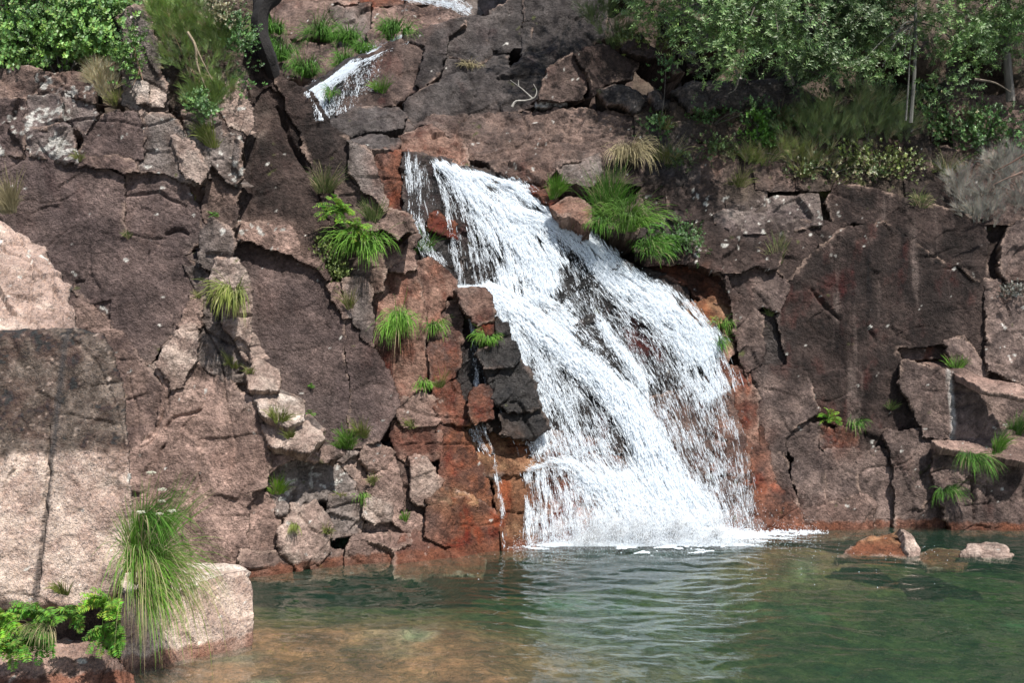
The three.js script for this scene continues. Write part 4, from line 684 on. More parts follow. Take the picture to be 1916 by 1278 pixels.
drops(cascade, 'falling_water', pour([
  { p: [[762, 70], [740, 80], [700, 100], [665, 120], [630, 145], [600, 160], [585, 172]], w: [6, 9], n: 2600, gapy: .12, s: .9 },
  { p: [[720, 92], [680, 112], [640, 140], [612, 165]], w: [12, 14], n: 1100, gapy: .4, s: .8 },
  { p: [[612, 158], [600, 185], [606, 224]], w: [10, 10], n: 1600, gapy: .3, s: .9 },
  { p: [[596, 165], [592, 190], [600, 215]], w: [8, 8], n: 900, gapy: .4, s: .85 },
  { p: [[640, 145], [632, 180], [634, 215]], w: [18, 18], n: 1500, gapy: .4, s: .85 },
  { p: [[668, 125], [660, 165], [655, 205]], w: [18, 18], n: 1100, gapy: .45, s: .85 },
  { p: [[700, 108], [694, 140], [690, 170]], w: [14, 16], n: 500, gapy: .5, s: .8 },
  { p: [[585, 168], [578, 180]], w: [10, 8], n: 700, gapy: .3 },
], onTop, 21, [.02, .12]));
const topRun = structure('waterfall', 'far white run of water at the very top of the gully');
drops(topRun, 'falling_water', pour([{ p: [[750, -12], [800, 2], [850, 8], [880, 22]], w: [8, 10], n: 1500, gapy: .3 }, { p: [[800, -20], [860, 0]], w: [10, 10], n: 900, gapy: .3 }], (px, py) => DX(px, py) - .4, 31, [.02, .15]));
// ---------------------------------------------------------------- plants
const leafMat = (r, g, b, t = .35) => new THREE.MeshPhysicalMaterial({ color: new THREE.Color().setRGB(r, g, b), vertexColors: true, roughness: .9, transmission: t, thickness: 0, side: THREE.DoubleSide, specularIntensity: .4 });
const grassMat = leafMat(1, 1, 1, .35), fernMat = leafMat(1, 1, 1, .4);
const barkMat = new THREE.MeshStandardMaterial({ vertexColors: true, roughness: .9, bumpMap: graniteBump, bumpScale: .02 });
class Blades { // gathers ribbons and leaflets into one geometry
  constructor() { this.p = []; this.c = []; this.i = []; }
  ribbon(pts, w, col, tip = col) { // pts: Vector3[]; tapers to the end
    const n = pts.length, base = this.p.length / 3, side = new THREE.Vector3(), t = new THREE.Vector3(), v = new THREE.Vector3(.3, .2, 1);
    for (let k = 0; k < n; k++) {
      t.copy(pts[Math.min(n - 1, k + 1)]).sub(pts[Math.max(0, k - 1)]); side.crossVectors(t, this.face ?? v).normalize(); const f = k / (n - 1), ww = w * (k === n - 1 ? 0.08 : 1 - .55 * f);
      this.p.push(pts[k].x + side.x * ww, pts[k].y + side.y * ww, pts[k].z + side.z * ww, pts[k].x - side.x * ww, pts[k].y - side.y * ww, pts[k].z - side.z * ww);
      for (let e = 0; e < 2; e++) for (let m = 0; m < 3; m++) this.c.push(mixf(col[m], tip[m], f));
      if (k) { const a = base + 2 * k; this.i.push(a - 2, a - 1, a + 1, a - 2, a + 1, a); }
    }
  }
  leaf(o, dir, nor, len, wid, col) { // a pointed leaf with a fold along its midrib
    const s = new THREE.Vector3().crossVectors(dir, nor).normalize().multiplyScalar(wid), b = this.p.length / 3, m = o.clone().addScaledVector(dir, len * .45), e = o.clone().addScaledVector(dir, len).addScaledVector(nor, -len * .12), dn = nor.clone().multiplyScalar(wid * .35);
    for (const q of [o, m.clone().add(s).add(dn), e, m.clone().sub(s).add(dn), m]) this.p.push(q.x, q.y, q.z);
    for (let k = 0; k < 5; k++) this.c.push(...col); this.i.push(b, b + 4, b + 1, b + 1, b + 4, b + 2, b, b + 3, b + 4, b + 3, b + 2, b + 4);
  }
  geo() { const g = new THREE.BufferGeometry(); g.setAttribute('position', new THREE.Float32BufferAttribute(this.p, 3)); g.setAttribute('color', new THREE.Float32BufferAttribute(this.c, 3)); g.setIndex(this.i); g.computeVertexNormals(); return g; }
}
const GREENS = { broom: [[.10, .17, .035], [.20, .28, .07]], fresh: [[.075, .19, .018], [.15, .30, .04]], lush: [[.045, .14, .014], [.095, .23, .025]], bushy: [[.07, .15, .024], [.18, .29, .06]], leaf: [[.06, .13, .03], [.16, .26, .075]], leafdark: [[.05, .10, .03], [.12, .19, .065]], dull: [[.07, .12, .03], [.15, .19, .06]], dry: [[.26, .22, .12], [.36, .31, .18]], olive: [[.12, .16, .035], [.22, .25, .06]], deep: [[.05, .115, .026], [.10, .19, .045]], grey: [[.16, .15, .13], [.24, .22, .19]], lime: [[.12, .27, .02], [.24, .40, .045]] };
let plantSeed = 300;
const pickCol = (R, g, k = 1) => { const [a, b] = GREENS[g], t = R(), s = k * (.8 + .4 * R()); return [mixf(a[0], b[0], t) * s, mixf(a[1], b[1], t) * s, mixf(a[2], b[2], t) * s]; };
// grass: blades fan out of a root and bow over; lean (x,y,z) is where the tuft as a whole grows to
function grassGeo({ h, spread, n, droop = 1, lean = [0, 1, .5], width = .006, col = 'fresh', root = .25, dead = .08 }) {
  const R = rng(plantSeed++), B = new Blades(), L = new THREE.Vector3(...lean).normalize(), tufts = [];
  for (let i = 0; i < 7; i++) { const a = R() * 6.283, q = Math.sqrt(R()); tufts.push({ o: new THREE.Vector3(Math.cos(a) * q * spread * root, Math.sin(a) * q * spread * root * .6, (R() - .5) * spread * .4), d: new THREE.Vector3(Math.cos(a) * q * .6 + (R() - .5) * .5, (R() - .5) * .5, (R() - .5) * .5), k: .5 + .75 * R(), t: .65 + .6 * R() }); }
  for (let i = 0; i < n; i++) {
    const T = tufts[Math.floor(R() * 7)], a = R() * 6.283, q = Math.sqrt(R()), s = spread * root * .45 * q, o = new THREE.Vector3(Math.cos(a) * s, Math.sin(a) * s * .6, Math.sin(a) * s * .5).add(T.o);
    const d = new THREE.Vector3(Math.cos(a) * spread / h * q * .8, Math.sin(a) * .3 * q, .35 * (R() - .2)).add(L).addScaledVector(T.d, .85).normalize(), len = h * T.k * (.3 + .9 * R()), pts = [], p = o.clone(), v = d.clone(), sag = droop * (.05 + .28 * R()), sx = (R() - .5) * .12;
    for (let k = 0; k < 6; k++) { pts.push(p.clone()); p.addScaledVector(v, len / 5); v.y -= sag * (1 + k * .3); v.x += sx; v.normalize(); }
    const c = pickCol(R, R() < dead ? 'dry' : col, T.t); B.ribbon(pts, width * (.5 + .8 * R()), c, c.map(x => x * 1.05));
  }
  return B.geo();
}
function fernGeo({ r, n, col = 'lime', lean = [0, .6, .6], droop = 1, leaflet = .075 }) {
  const R = rng(plantSeed++), B = new Blades(), L = new THREE.Vector3(...lean).normalize();
  for (let i = 0; i < n; i++) {
    const a = (i + R() * .8) / n * 6.283, d = new THREE.Vector3(Math.cos(a) + (R() - .5) * .6, .7 * Math.sin(a) + .2 + (R() - .5) * .5, .55 * Math.sin(a + 1) + .3).addScaledVector(L, .7).normalize(), len = r * (.5 + .6 * R()), pts = [], p = new THREE.Vector3((R() - .5) * r * .2, (R() - .5) * r * .15, 0), v = d.clone(), c = pickCol(R, col);
    for (let k = 0; k < 9; k++) { pts.push(p.clone()); p.addScaledVector(v, len / 8); v.y -= droop * .09 * (1 + k * .22); v.normalize(); }
    B.ribbon(pts, .004, c.map(x => x * .7));
    const up = new THREE.Vector3((R() - .5) * 1.2, 1, .2 + .8 * R()).normalize();
    for (let k = 1; k < 9; k++) for (const h of len > .25 ? [0, .5] : [.3]) {
      const t = pts[k].clone().sub(pts[k - 1]), o = pts[k - 1].clone().addScaledVector(t, h), side = new THREE.Vector3().crossVectors(t, up).normalize(), f = (k - 1 + h) / 8, pl = len * .30 * Math.sin(Math.PI * (.18 + .8 * f)) + .01; t.normalize();
      for (const s of [-1, 1]) { const dd = side.clone().multiplyScalar(s).addScaledVector(t, .35 + .2 * R()).addScaledVector(up, (R() - .6) * .5).normalize(), nor = new THREE.Vector3().crossVectors(dd, t).multiplyScalar(s).add(new THREE.Vector3((R() - .5) * .5, (R() - .5) * .5, (R() - .5) * .5)).normalize(), q = Math.min(pl, leaflet) * (.75 + .4 * R()); B.leaf(o, dd, nor, q, q * .17, c.map(x => x * (.65 + .65 * R()))); }
    }
  }
  return B.geo();
}
const onRock = (px, py, out = .03) => at(px, py, rockAt(px, py) - out);
function tuft(label, px, py, wpx, hpx, col, o = {}) {
  const d = o.d ?? rockAt(px, py), m = d / FPX, pos = at(px, py, d - (o.out ?? .04)); const h = hpx * m, spread = wpx * m * .5;
  const g = group(o.name ?? 'grass_tuft', pos, label, o.cat ?? 'grass', o.group);
  mesh('blades', grassGeo({ h: h * (o.hang ? 1.1 : 1.35), spread, n: Math.round((o.n ?? 3.2) * Math.sqrt(wpx * hpx) + 60), droop: o.hang ? 1.5 : (o.droop ?? .55), lean: o.lean ?? (o.hang ? [0, .42, .7] : [0, 1, .35]), col, width: .0055 * (o.bw ?? 1), root: o.root ?? .55, dead: o.dead ?? .08 }), grassMat, g); return g;
}
function fern(label, px, py, rpx, col, o = {}) {
  const d = o.d ?? rockAt(px, py), g = group('fern', at(px, py, d - (o.out ?? .05)), label, 'fern', o.group); mesh('fronds', fernGeo({ r: rpx * d / FPX, n: o.n ?? 9, col, lean: o.lean ?? [0, .5, .6], droop: o.droop ?? 1 }), fernMat, g); return g;
}
// beside the fall
fern('bright lime fern above the dark slab', 640, 395, 50, 'lime', { n: 30, out: .25, lean: [0, .35, .6] });
fern('second lime fern right below the first', 668, 428, 46, 'lime', { n: 26, out: .25, lean: [.1, .1, .7] });
tuft('long green grass curtain right below the lime ferns', 680, 462, 64, 66, 'fresh', { n: 8, out: .2, droop: 1.3, lean: [0, .5, .7] });
tuft('large tuft on the rust column left of the fall', 742, 600, 62, 66, 'fresh', { hang: 1, n: 8, out: .1 });
tuft('tall tuft in the joint right of the rust column', 843, 560, 48, 84, 'lush', { hang: 1, n: 8, out: .12 });
tuft('small tuft left of the tall tuft in the joint', 806, 612, 36, 40, 'fresh', { hang: 1, n: 6 });
tuft('tuft on the step beside the upper left veil of water', 790, 470, 42, 34, 'lush', { n: 6, droop: .9 });
tuft('thin hanging tuft below the step beside the veil', 782, 500, 18, 40, 'lush', { hang: 1 });
tuft('tuft on the red block inside the fall', 914, 628, 42, 32, 'fresh', { hang: 1, n: 5 });
tuft('tuft at the foot of the rust column', 790, 720, 36, 30, 'fresh', { hang: 1, n: 5 });
tuft('faint tuft right of the rust column foot', 823, 728, 18, 26, 'olive', {});
tuft('wide low tuft on the rocks under the dark slab', 650, 838, 62, 34, 'fresh', { n: 6 });
tuft('rounded tuft behind the wide low tuft', 678, 818, 36, 26, 'olive', { n: 6 });
tuft('tuft growing on the waterline rocks left of the fall', 655, 1010, 44, 44, 'lush', { hang: 1, n: 7 });
tuft('narrow tuft between the pale blocks', 676, 928, 26, 34, 'fresh', { hang: 1 });
tuft('small tuft above the pale block by the red rock', 742, 958, 24, 24, 'olive', {});
tuft('tiny tuft at the right of the pale block', 758, 976, 18, 18, 'fresh', {});
tuft('yellow green sprig on the lichened boulder', 519, 922, 34, 26, 'lime', { n: 4 });
tuft('tiny yellow sprig hanging on the round pale boulder', 552, 985, 16, 30, 'olive', { hang: 1 });
tuft('olive tuft on the second step', 522, 787, 34, 26, 'olive', { n: 5 });
tuft('small olive tuft on the third step', 543, 818, 22, 18, 'olive', {});
fern('small fern at the end of the steps', 580, 776, 20, 'fresh', { n: 7 });
fern('tiny fern on the face of the dark slab', 583, 722, 12, 'fresh', { n: 5 });
tuft('shaggy yellow green cushion on the buttress edge', 436, 556, 46, 80, 'olive', { hang: 1, n: 9, out: .12, bw: 1.2, name: 'moss_clump', cat: 'moss' });
tuft('small green patch low on the buttress edge', 437, 690, 22, 26, 'olive', {});
tuft('dark cushion on the left buttress shoulder', 400, 275, 44, 34, 'olive', { n: 7, name: 'moss_clump', cat: 'moss' });
tuft('reddish green cushion below the buttress shoulder', 358, 370, 42, 30, 'olive', { n: 7, dead: .35, name: 'moss_clump', cat: 'moss' });
fern('small ivy green sprig on the buttress edge', 402, 402, 16, 'fresh', { n: 7 });
tuft('dry tuft at the left picture edge above the pale boulder', 22, 392, 60, 46, 'dry', { n: 5, out: .3 });
tuft('greenish tuft beneath the leafy bush', 220, 196, 44, 30, 'olive', { n: 5, dead: .4 });
tuft('small pinkish green rosette on the grey pillar', 656, 578, 24, 30, 'olive', { dead: .4 });
tuft('mixed weeds on the dark slab top', 606, 356, 46, 40, 'dull', { n: 4, dead: .4 });
tuft('dark weeds right of the lime fern', 700, 412, 36, 30, 'dull', { n: 4 });
// right of the fall
tuft('small bright tuft on the ledge over the right arm', 1036, 368, 46, 34, 'fresh', { n: 8, d: 22.6 });
tuft('big curtain of long grass right of the fall', 1165, 415, 110, 60, 'fresh', { n: 9, out: .25, droop: 1.1, lean: [-.05, .7, .6] });
tuft('upright dark grass behind the long grass curtain', 1140, 400, 80, 60, 'lush', { n: 6, out: .15 });
tuft('left fringe of the long grass curtain', 1130, 425, 50, 44, 'lush', { hang: 1, n: 6, out: .2 });
tuft('low shadowed fringe under the long grass curtain', 1165, 440, 80, 50, 'deep', { hang: 1, n: 6, out: .2 });
tuft('lower grass trailing right along the orange ledge', 1205, 462, 110, 34, 'lush', { n: 8, out: .2, droop: 1.2, lean: [.2, .5, .6] });
tuft('dark weeds on top of the long grass', 1130, 372, 70, 40, 'dull', { n: 6, out: .2 });
fern('feathery fern at the right end of the long grass', 1214, 425, 38, 'lush', { n: 9, out: .3 });
tuft('pale dry grass falling over the ledge end', 1172, 290, 66, 62, 'dry', { hang: 1, n: 8, out: .15 });
tuft('tuft at the head of the orange ledge', 1322, 490, 52, 26, 'fresh', { n: 6 });
tuft('dull tuft on the top of the dark wall', 1458, 488, 46, 32, 'dull', { n: 6, dead: .3 });
tuft('tiny tuft beneath the dull tuft of the dark wall', 1440, 588, 24, 18, 'dull', {});
tuft('upper tuft on the rust rock at the right arm', 1348, 605, 32, 34, 'fresh', { hang: 1, n: 6 });
tuft('lower tuft wet by the right arm', 1340, 640, 28, 44, 'lush', { hang: 1, n: 6, out: .1 });
fern('bright fern rooted over the small columns', 1550, 782, 40, 'lime', { n: 11 });
tuft('small tuft right of the fern over the columns', 1595, 792, 26, 32, 'lush', { hang: 1 });
tuft('tuft at the foot of the dark wall beside the ledge', 1789, 690, 32, 24, 'fresh', { n: 5 });
tuft('tiny tuft at the left end of the ledge', 1690, 672, 16, 14, 'olive', {});
tuft('tiny tuft alone on the wall below the ledge', 1665, 766, 16, 16, 'dull', {});
tuft('tuft at the right edge on the low shelf', 1900, 812, 46, 34, 'lush', { n: 7 });
tuft('tuft lying on the top of the low shelf', 1856, 842, 48, 26, 'fresh', { n: 6, d: 21.6 });
tuft('long tuft hanging in the joint of the low shelf', 1814, 858, 36, 62, 'lush', { hang: 1, n: 6, d: 21.75 });
tuft('tuft hanging near the water below the shelf', 1766, 920, 30, 44, 'lush', { hang: 1, n: 6, d: 21.8 });
// gully and upper rocks
for (const [label, x, y, w, h, d] of [['leftmost green hummock in the gully', 522, 108, 40, 44], ['tall green hummock at the top of the gully', 596, 72, 46, 44], ['broad green hummock above the upper cascade pool', 574, 138, 44, 40], ['green hummock at the head of the upper cascade', 742, 66, 60, 34, 26.6], ['small green tuft in the middle of the gully', 657, 74, 44, 30], ['green tuft just over the cascade rim', 684, 98, 36, 28], ['low green tuft at the cascade rim', 642, 124, 40, 32], ['upper left green tuft beside the black trunk', 512, 62, 44, 36]]) tuft(label, x, y, w, h, 'lush', { n: 11, droop: 1.5, d, root: .6, out: .2, lean: [0, .8, .6], group: 'green hummocks in the gully', dead: .02, bw: 1.3 });
tuft('small tuft on the brown face of the cascade', 715, 172, 32, 22, 'fresh', { n: 5 });
tuft('mossy strip behind the cascade foot', 620, 178, 20, 40, 'lush', { hang: 1, out: .1 });
tuft('dry tuft in the joint of the grey rocks', 955, 118, 46, 36, 'dull', { n: 6, dead: .35 });
tuft('pale hanging straw in the dark joint', 878, 124, 40, 24, 'dry', { hang: 1 });

{ // small growth in the joints, too alike to tell apart
  const R = rng(77);
  for (let i = 0; i < 18; i++) tuft('small dull tuft scattered on the shaded slope under the trees', 1210 + 620 * R(), 215 + 190 * R(), 30 + 30 * R(), 18 + 18 * R(), R() < .5 ? 'dull' : 'olive', { n: 4, dead: .4, group: 'tufts on the shaded slope', droop: .9 });
  for (const [x, y, l] of [[240, 445, 'tiny weed at the bend of the long buttress crack'], [345, 478, 'tiny weed at the right end of the long buttress crack'], [150, 300, 'tiny weed under the lichen white block'], [388, 345, 'tiny weed below the pale wedge of the buttress'], [372, 560, 'tiny weed left of the shaggy cushion'], [470, 700, 'tiny weed beside the top step'], [640, 930, 'tiny weed right of the lichened grey boulder'], [700, 905, 'tiny weed above the pale block in the broken rocks'], [610, 1000, 'tiny weed right of the round pale boulder'], [770, 800, 'tiny weed above the leaning pale block']]) tuft(l, x, y, 14 + 12 * R(), 9 + 8 * R(), R() < .6 ? 'olive' : 'dull', { n: 3, dead: .3, group: 'weeds in the rock joints', droop: .9 });
}
// foreground corner
for (const [label, px, py, w, h, lean, hang, n, col, dead, droop] of [
  ['tall upright grass plume behind the arching grass', 266, 1060, 44, 110, [.22, 1, .1], 0, 5, 'fresh', .12, .35],
  ['upper spray of arching grass at the edge of the huge block', 266, 1000, 36, 100, [.5, .75, .35], 0, 5, 'lush', .08, 1.5],
  ['middle spray of arching grass falling over the cube block', 268, 1065, 42, 140, [.6, .8, .45], 0, 6, 'fresh', .15, 1.9],
  ['lower spray of arching grass trailing to the water', 266, 1110, 40, 130, [.6, .45, .45], 0, 4.5, 'fresh', .3, 2.2],
  ['thin pale stems arching in front of the cube block', 270, 1090, 44, 180, [.6, .9, .4], 0, 1.6, 'olive', .6, 2.2]]) tuft(label, px, py, w, h, col, { n, d: 12.95, out: .1, lean, dead, bw: .7, root: .7, droop });
for (const [label, px, py, r, col, n, lean, d] of [
  ['yellow green fern at the left picture corner', 10, 1160, 66, 'lime', 15, [.1, .5, .7], 12.15], ['low fern hanging below the corner fern', 30, 1200, 66, 'fresh', 15, [0, 0, .8], 12.1], ['fern under the seam of the huge block', 78, 1150, 70, 'fresh', 15, [.1, .6, .7], 12.2], ['drooping fern below the seam fern', 85, 1185, 58, 'lush', 13, [0, -.1, .8], 12.15], ['small fern at the right end of the block base', 140, 1150, 44, 'fresh', 11, [.2, .4, .6], 12.3],
  ['fern at the cave mouth beside the arching grass', 205, 1132, 64, 'lime', 17, [-.1, .6, .6], 12.25], ['lower hanging fern at the cave mouth', 214, 1172, 62, 'fresh', 16, [.05, -.3, .8], 12.3], ['half hidden fern left of the corner ferns', -20, 1190, 70, 'fresh', 12, [.2, .3, .7], 12.0]]) fern(label, px, py, r, col, { n: n + 9, d, lean });
tuft('thin straw hanging from the corner ferns', 80, 1175, 70, 60, 'dull', { hang: 1, n: 2, d: 12.1, dead: .5, bw: .6 });
tuft('sparse sprig on the face of the huge block', 122, 1112, 26, 24, 'olive', { n: 1.2, d: 12.55 });
// white umbels
[[284, 888, 6], [304, 920, 5], [304, 942, 4], [264, 962, 5], [322, 960, 5], [300, 966, 4]].forEach(([px, py, r], i) => {
  const words = ['topmost white umbel above the arching grass', 'second highest white umbel above the grass', 'white umbel just beneath the second highest', 'leftmost white umbel near the huge block', 'rightmost white umbel over the grass', 'low middle white umbel over the grass'][i];
  const root = at(268, 1030, 12.75), top = at(px, py, 12.55), g = group('umbel_flower', root, words, 'flower', 'white umbels over the grass'), B = new Blades(), R = rng(900 + i), t = top.clone().sub(root), mid = t.clone().multiplyScalar(.5).add(new THREE.Vector3(.02, .04, .02));
  B.ribbon([new THREE.Vector3(), mid, t], .004, [.14, .20, .06]); mesh('stem', B.geo(), grassMat, g);
  const F = new Blades(); for (let k = 0; k < 70; k++) { const a = R() * 6.28, q = Math.sqrt(R()) * r * 12.95 / FPX * 1.3; F.leaf(t.clone().add(new THREE.Vector3(Math.cos(a) * q, .03 - q * q * 9 + .022 * (R() - .5), Math.sin(a) * q)), new THREE.Vector3(Math.cos(a * 3), .3, Math.sin(a * 3)).normalize(), new THREE.Vector3(0, 1, .2).normalize(), .020, .009, [.55, .56, .45]); }
  mesh('blossom', F.geo(), grassMat, g);
});
// ---------------------------------------------------------------- bushes and trees
function sprayGeo(kind, seed) { // a twig end with its leaves, about 1 unit long
  const R = rng(seed), B = new Blades();
  if (kind === 'needle') { for (let i = 0; i < 12; i++) { const d = new THREE.Vector3((R() - .5) * .9, 1, (R() - .5) * .9).normalize(), o = new THREE.Vector3((R() - .5) * .12, R() * .2, (R() - .5) * .12), e = o.clone().addScaledVector(d, .5), f = o.clone().addScaledVector(d, 1).add(new THREE.Vector3(0, -.06, .03)); B.ribbon([o, e, f], .009, [.7 + .5 * R(), .7 + .5 * R(), .7 + .5 * R()]); } return B.geo(); }
  const n = kind === 'narrow' ? 11 : 9, w = kind === 'narrow' ? .075 : .13, l = kind === 'narrow' ? .46 : .40;
  B.ribbon([new THREE.Vector3(), new THREE.Vector3(.02, .45, 0), new THREE.Vector3(0, .85, .02)], .012, [.6, .5, .35]);
  for (let i = 0; i < n; i++) { const a = i * 2.4 + R(), y = .12 + .75 * i / n, d = new THREE.Vector3(Math.cos(a), .55 + .3 * R(), Math.sin(a)).normalize(), nor = new THREE.Vector3(-d.x * .6, 1, -d.z * .6 + .2).normalize(), k = .8 + .4 * R(); B.leaf(new THREE.Vector3(0, y, 0), d, nor, l * k, w * k, [.85 + .3 * R(), .85 + .3 * R(), .85 + .3 * R()]); }
  return B.geo();
}
const SPRAY = { narrow: sprayGeo('narrow', 1), round: sprayGeo('round', 2), needle: sprayGeo('needle', 3) };
const leafage = leafMat(1, 1, 1, .3); leafage.roughness = .5; leafage.specularIntensity = 1;
/* clumps: [x, y, z, rx, ry, rz, share]; leaves fill shells of the clumps, thinner outward, with holes */
function crown(parent, name, kind, clumps, n, size, col, seed, o = {}) {
  const R = rng(seed), mats = [], cols = [], tot = clumps.reduce((s, c) => s + (c[6] ?? c[3] * c[4]), 0), up = new THREE.Vector3(0, 1, 0), q = new THREE.Quaternion();
  for (const [cx, cy, cz, rx, ry, rz, sh] of clumps) {
    const m = Math.round(n * (sh ?? rx * ry) / tot), tone = .8 + .4 * R();
    for (let i = 0; i < m; i++) {
      let x = R() * 2 - 1, y = R() * 2 - 1, z = R() * 2 - 1, r = Math.hypot(x, y, z); if (r > 1 || r < .1) { i--; continue; }
      const g = (R() < .16 ? 1.05 + .45 * R() : Math.pow(R(), .38)) / r * (1 + .25 * noise(x / r * 2.2 + seed, y / r * 2.2, z / r * 2.2)); x *= g; y *= g; z *= g;
      const P = new THREE.Vector3(cx + x * rx, cy + y * ry, cz + z * rz);
      if (noise(P.x * 2.6 + seed, P.y * 2.6, P.z * 2.6) * .7 + noise(P.x * 1.1 + seed, P.y * 1.1, P.z * 1.1) * .7 < (o.hole ?? -.12) && R() < .9) continue;
      const d = kind === 'needle' ? new THREE.Vector3(x * .7 + (R() - .5) * 1.0, (o.up ?? .8) + (R() - .5) * .7, z * .5 + .25 + (R() - .5) * .9) : new THREE.Vector3(x + (R() - .5) * 1.1, y * .7 + .35 + (R() - .5) * .9, z + (R() - .5) * 1.1); d.normalize(); q.setFromUnitVectors(up, d);
      const s = size * (.45 + 1.0 * R()); mats.push(new THREE.Matrix4().compose(P, q, new THREE.Vector3(s, s, s))); const c = pickCol(R, R() < (o.dead ?? 0) ? 'dry' : col, tone * (.6 + .8 * R())); cols.push(new THREE.Color().setRGB(...c));
    }
  }
  const im = new THREE.InstancedMesh(SPRAY[kind], leafage, mats.length); mats.forEach((m, i) => { im.setMatrixAt(i, m); im.setColorAt(i, cols[i]); }); im.name = name; im.userData = { kind: 'stuff' }; im.castShadow = im.receiveShadow = true; parent.add(im); return im;
}
function limb(parent, name, pts, r0, r1, col = [.13, .115, .10]) {
  const curve = new THREE.CatmullRomCurve3(pts), n = pts.length * 5, rs = 7, g = new THREE.TubeGeometry(curve, n, 1, rs, false), p = g.attributes.position, cols = [], c = new THREE.Vector3(), v = new THREE.Vector3();
  for (let i = 0; i <= n; i++) { curve.getPointAt(i / n, c); for (let j = 0; j <= rs; j++) { const k = i * (rs + 1) + j; v.fromBufferAttribute(p, k).sub(c); const rr = mixf(r0, r1, i / n) * (1 + .22 * noise(c.x * 5 + v.x * 2, c.y * 5 + v.y * 2, v.z * 2)); v.multiplyScalar(rr).add(c); p.setXYZ(k, v.x, v.y, v.z); const t = .75 + .6 * (noise(v.x * 14, v.y * 5, v.z * 14) + .3); cols.push(col[0] * t, col[1] * t, col[2] * t); } }
  g.setAttribute('color', new THREE.Float32BufferAttribute(cols, 3)); g.computeVertexNormals(); return mesh(name, g, barkMat, parent);
}
const clumpAt = (base, px, py, d, wpx, hpx, dep) => { const p = at(px, py, d).sub(base), m = d / FPX; return [p.x, p.y, p.z, wpx * m / 2, hpx * m / 2, dep ?? Math.min(wpx, hpx) * m / 2]; };
function bush(name, label, cat, root, d, list, kind, n, size, col, seed, o = {}) {
  const base = at(root[0], root[1], d), g = group(name, base, label, cat, o.group);
  if (o.stems !== 0) for (const [px, py, w, h, dd] of list.slice(0, o.stems ?? 5)) { const e = at(px, py, d + (dd ?? 0)).sub(base), m = e.clone().multiplyScalar(.5).add(new THREE.Vector3(.05, .08, .05)); limb(g, 'stem', [new THREE.Vector3((seed % 7) * .01, -.05, -.05), m, e], o.sr ?? .018, .005, o.bark); }
  crown(g, o.part ?? 'foliage', kind, list.map(([px, py, w, h, dd]) => clumpAt(base, px, py, d + (dd ?? 0), w, h)), n, size, col, seed, o); return g;
}
// left, above the buttress
bush('leafy_bush', 'bright leafy bush overhanging the top left of the buttress', 'bush', [110, 150], 19.25, [[30, 60, 130, 90, .1], [95, 60, 90, 80, -.1], [150, 40, 110, 70, 0], [190, 75, 80, 70, -.05], [120, 105, 110, 50, -.15], [215, 105, 50, 40, .05], [20, 110, 90, 50, -.1], [70, 20, 140, 70, .3], [215, 40, 50, 50, .1], [175, 118, 60, 36, 0]], 'round', 4200, .16, 'bushy', 41, { hole: .08 });
bush('leafy_bush', 'shaded leafy bush at the very top left corner', 'bush', [60, 30], 19.8, [[20, -20, 200, 110], [150, -15, 180, 80], [230, 10, 90, 70], [60, 50, 160, 90]], 'round', 3200, .16, 'leaf', 42, { hole: .05 });
bush('broom_bush', 'upright broom bush with thin green rods on the buttress', 'bush', [370, 190], 19.3, [[300, 15, 60, 90, .1], [335, 50, 56, 90, 0], [372, 25, 60, 100, .1], [405, 60, 56, 90, .05], [350, 105, 60, 80, -.05], [390, 125, 60, 80, -.05], [415, 150, 50, 60, 0], [365, 165, 50, 60, -.1], [395, 185, 44, 44, -.1], [320, 90, 40, 60, 0]], 'needle', 5200, .17, 'broom', 43, { hole: .02, up: .6, stems: 7, bark: [.18, .13, .07], dead: .08 });
bush('ivy_patch', 'ivy creeping on the pale rock beside the dark trunk', 'ivy', [450, 90], 19.3, [[455, 80, 50, 60, 0], [440, 40, 40, 60, .05], [465, 150, 36, 60, 0], [462, 120, 40, 50, 0]], 'round', 800, .09, 'deep', 44, { stems: 2, sr: .008 });
bush('ivy_patch', 'dry cream leaved creeper above the ivy', 'ivy', [420, 30], 19.3, [[415, 20, 50, 60], [430, 55, 40, 50]], 'round', 420, .08, 'dry', 45, { stems: 1, sr: .008 });
{ const base = at(505, 130, 20.3), g = group('bare_trunk', base, 'black leaning bare trunk at the gully edge', 'trunk'), P = (x, y, d) => at(x, y, d).sub(base); limb(g, 'stem', [P(545, -40, 20.2), P(512, -10, 20.2), P(490, 20, 20.2), P(487, 60, 20.2), P(500, 100, 20.3), P(514, 140, 20.6)], .17, .15, [.010, .008, .008]); limb(g, 'branch', [P(488, 40, 20.2), P(480, 10, 20.2), P(482, -30, 20.1)], .08, .05, [.010, .008, .008]); }
// right: trees over the slope; crowns run on above the picture
function tree(label, root, d, trunk, tr, list, n, size, col, seed, o = {}) {
  const base = at(root[0], root[1], d), g = group('tree', base, label, 'tree', 'trees over the shaded slope'), P = (x, y, dd) => at(x, y, dd ?? d).sub(base);
  limb(g, 'trunk', trunk.map(([x, y, dd]) => P(x, y, d + (dd ?? 0))), tr, tr * .55, o.bark);
  for (const [x, y, w, h, dd] of list.slice(0, 7)) { const t = trunk[Math.floor(trunk.length * .6)], a = P(t[0], t[1], d + (t[2] ?? 0)), e = P(x, y, d + (dd ?? 0)); limb(g, 'limb', [a, a.clone().lerp(e, .5).add(new THREE.Vector3(0, .15, 0)), e], tr * .4, .012, o.bark); }
  crown(g, 'crown', o.kind ?? 'narrow', list.map(([x, y, w, h, dd]) => clumpAt(base, x, y, d + (dd ?? 0), w, h, o.deep)), n, size, col, seed, o); return g;
}
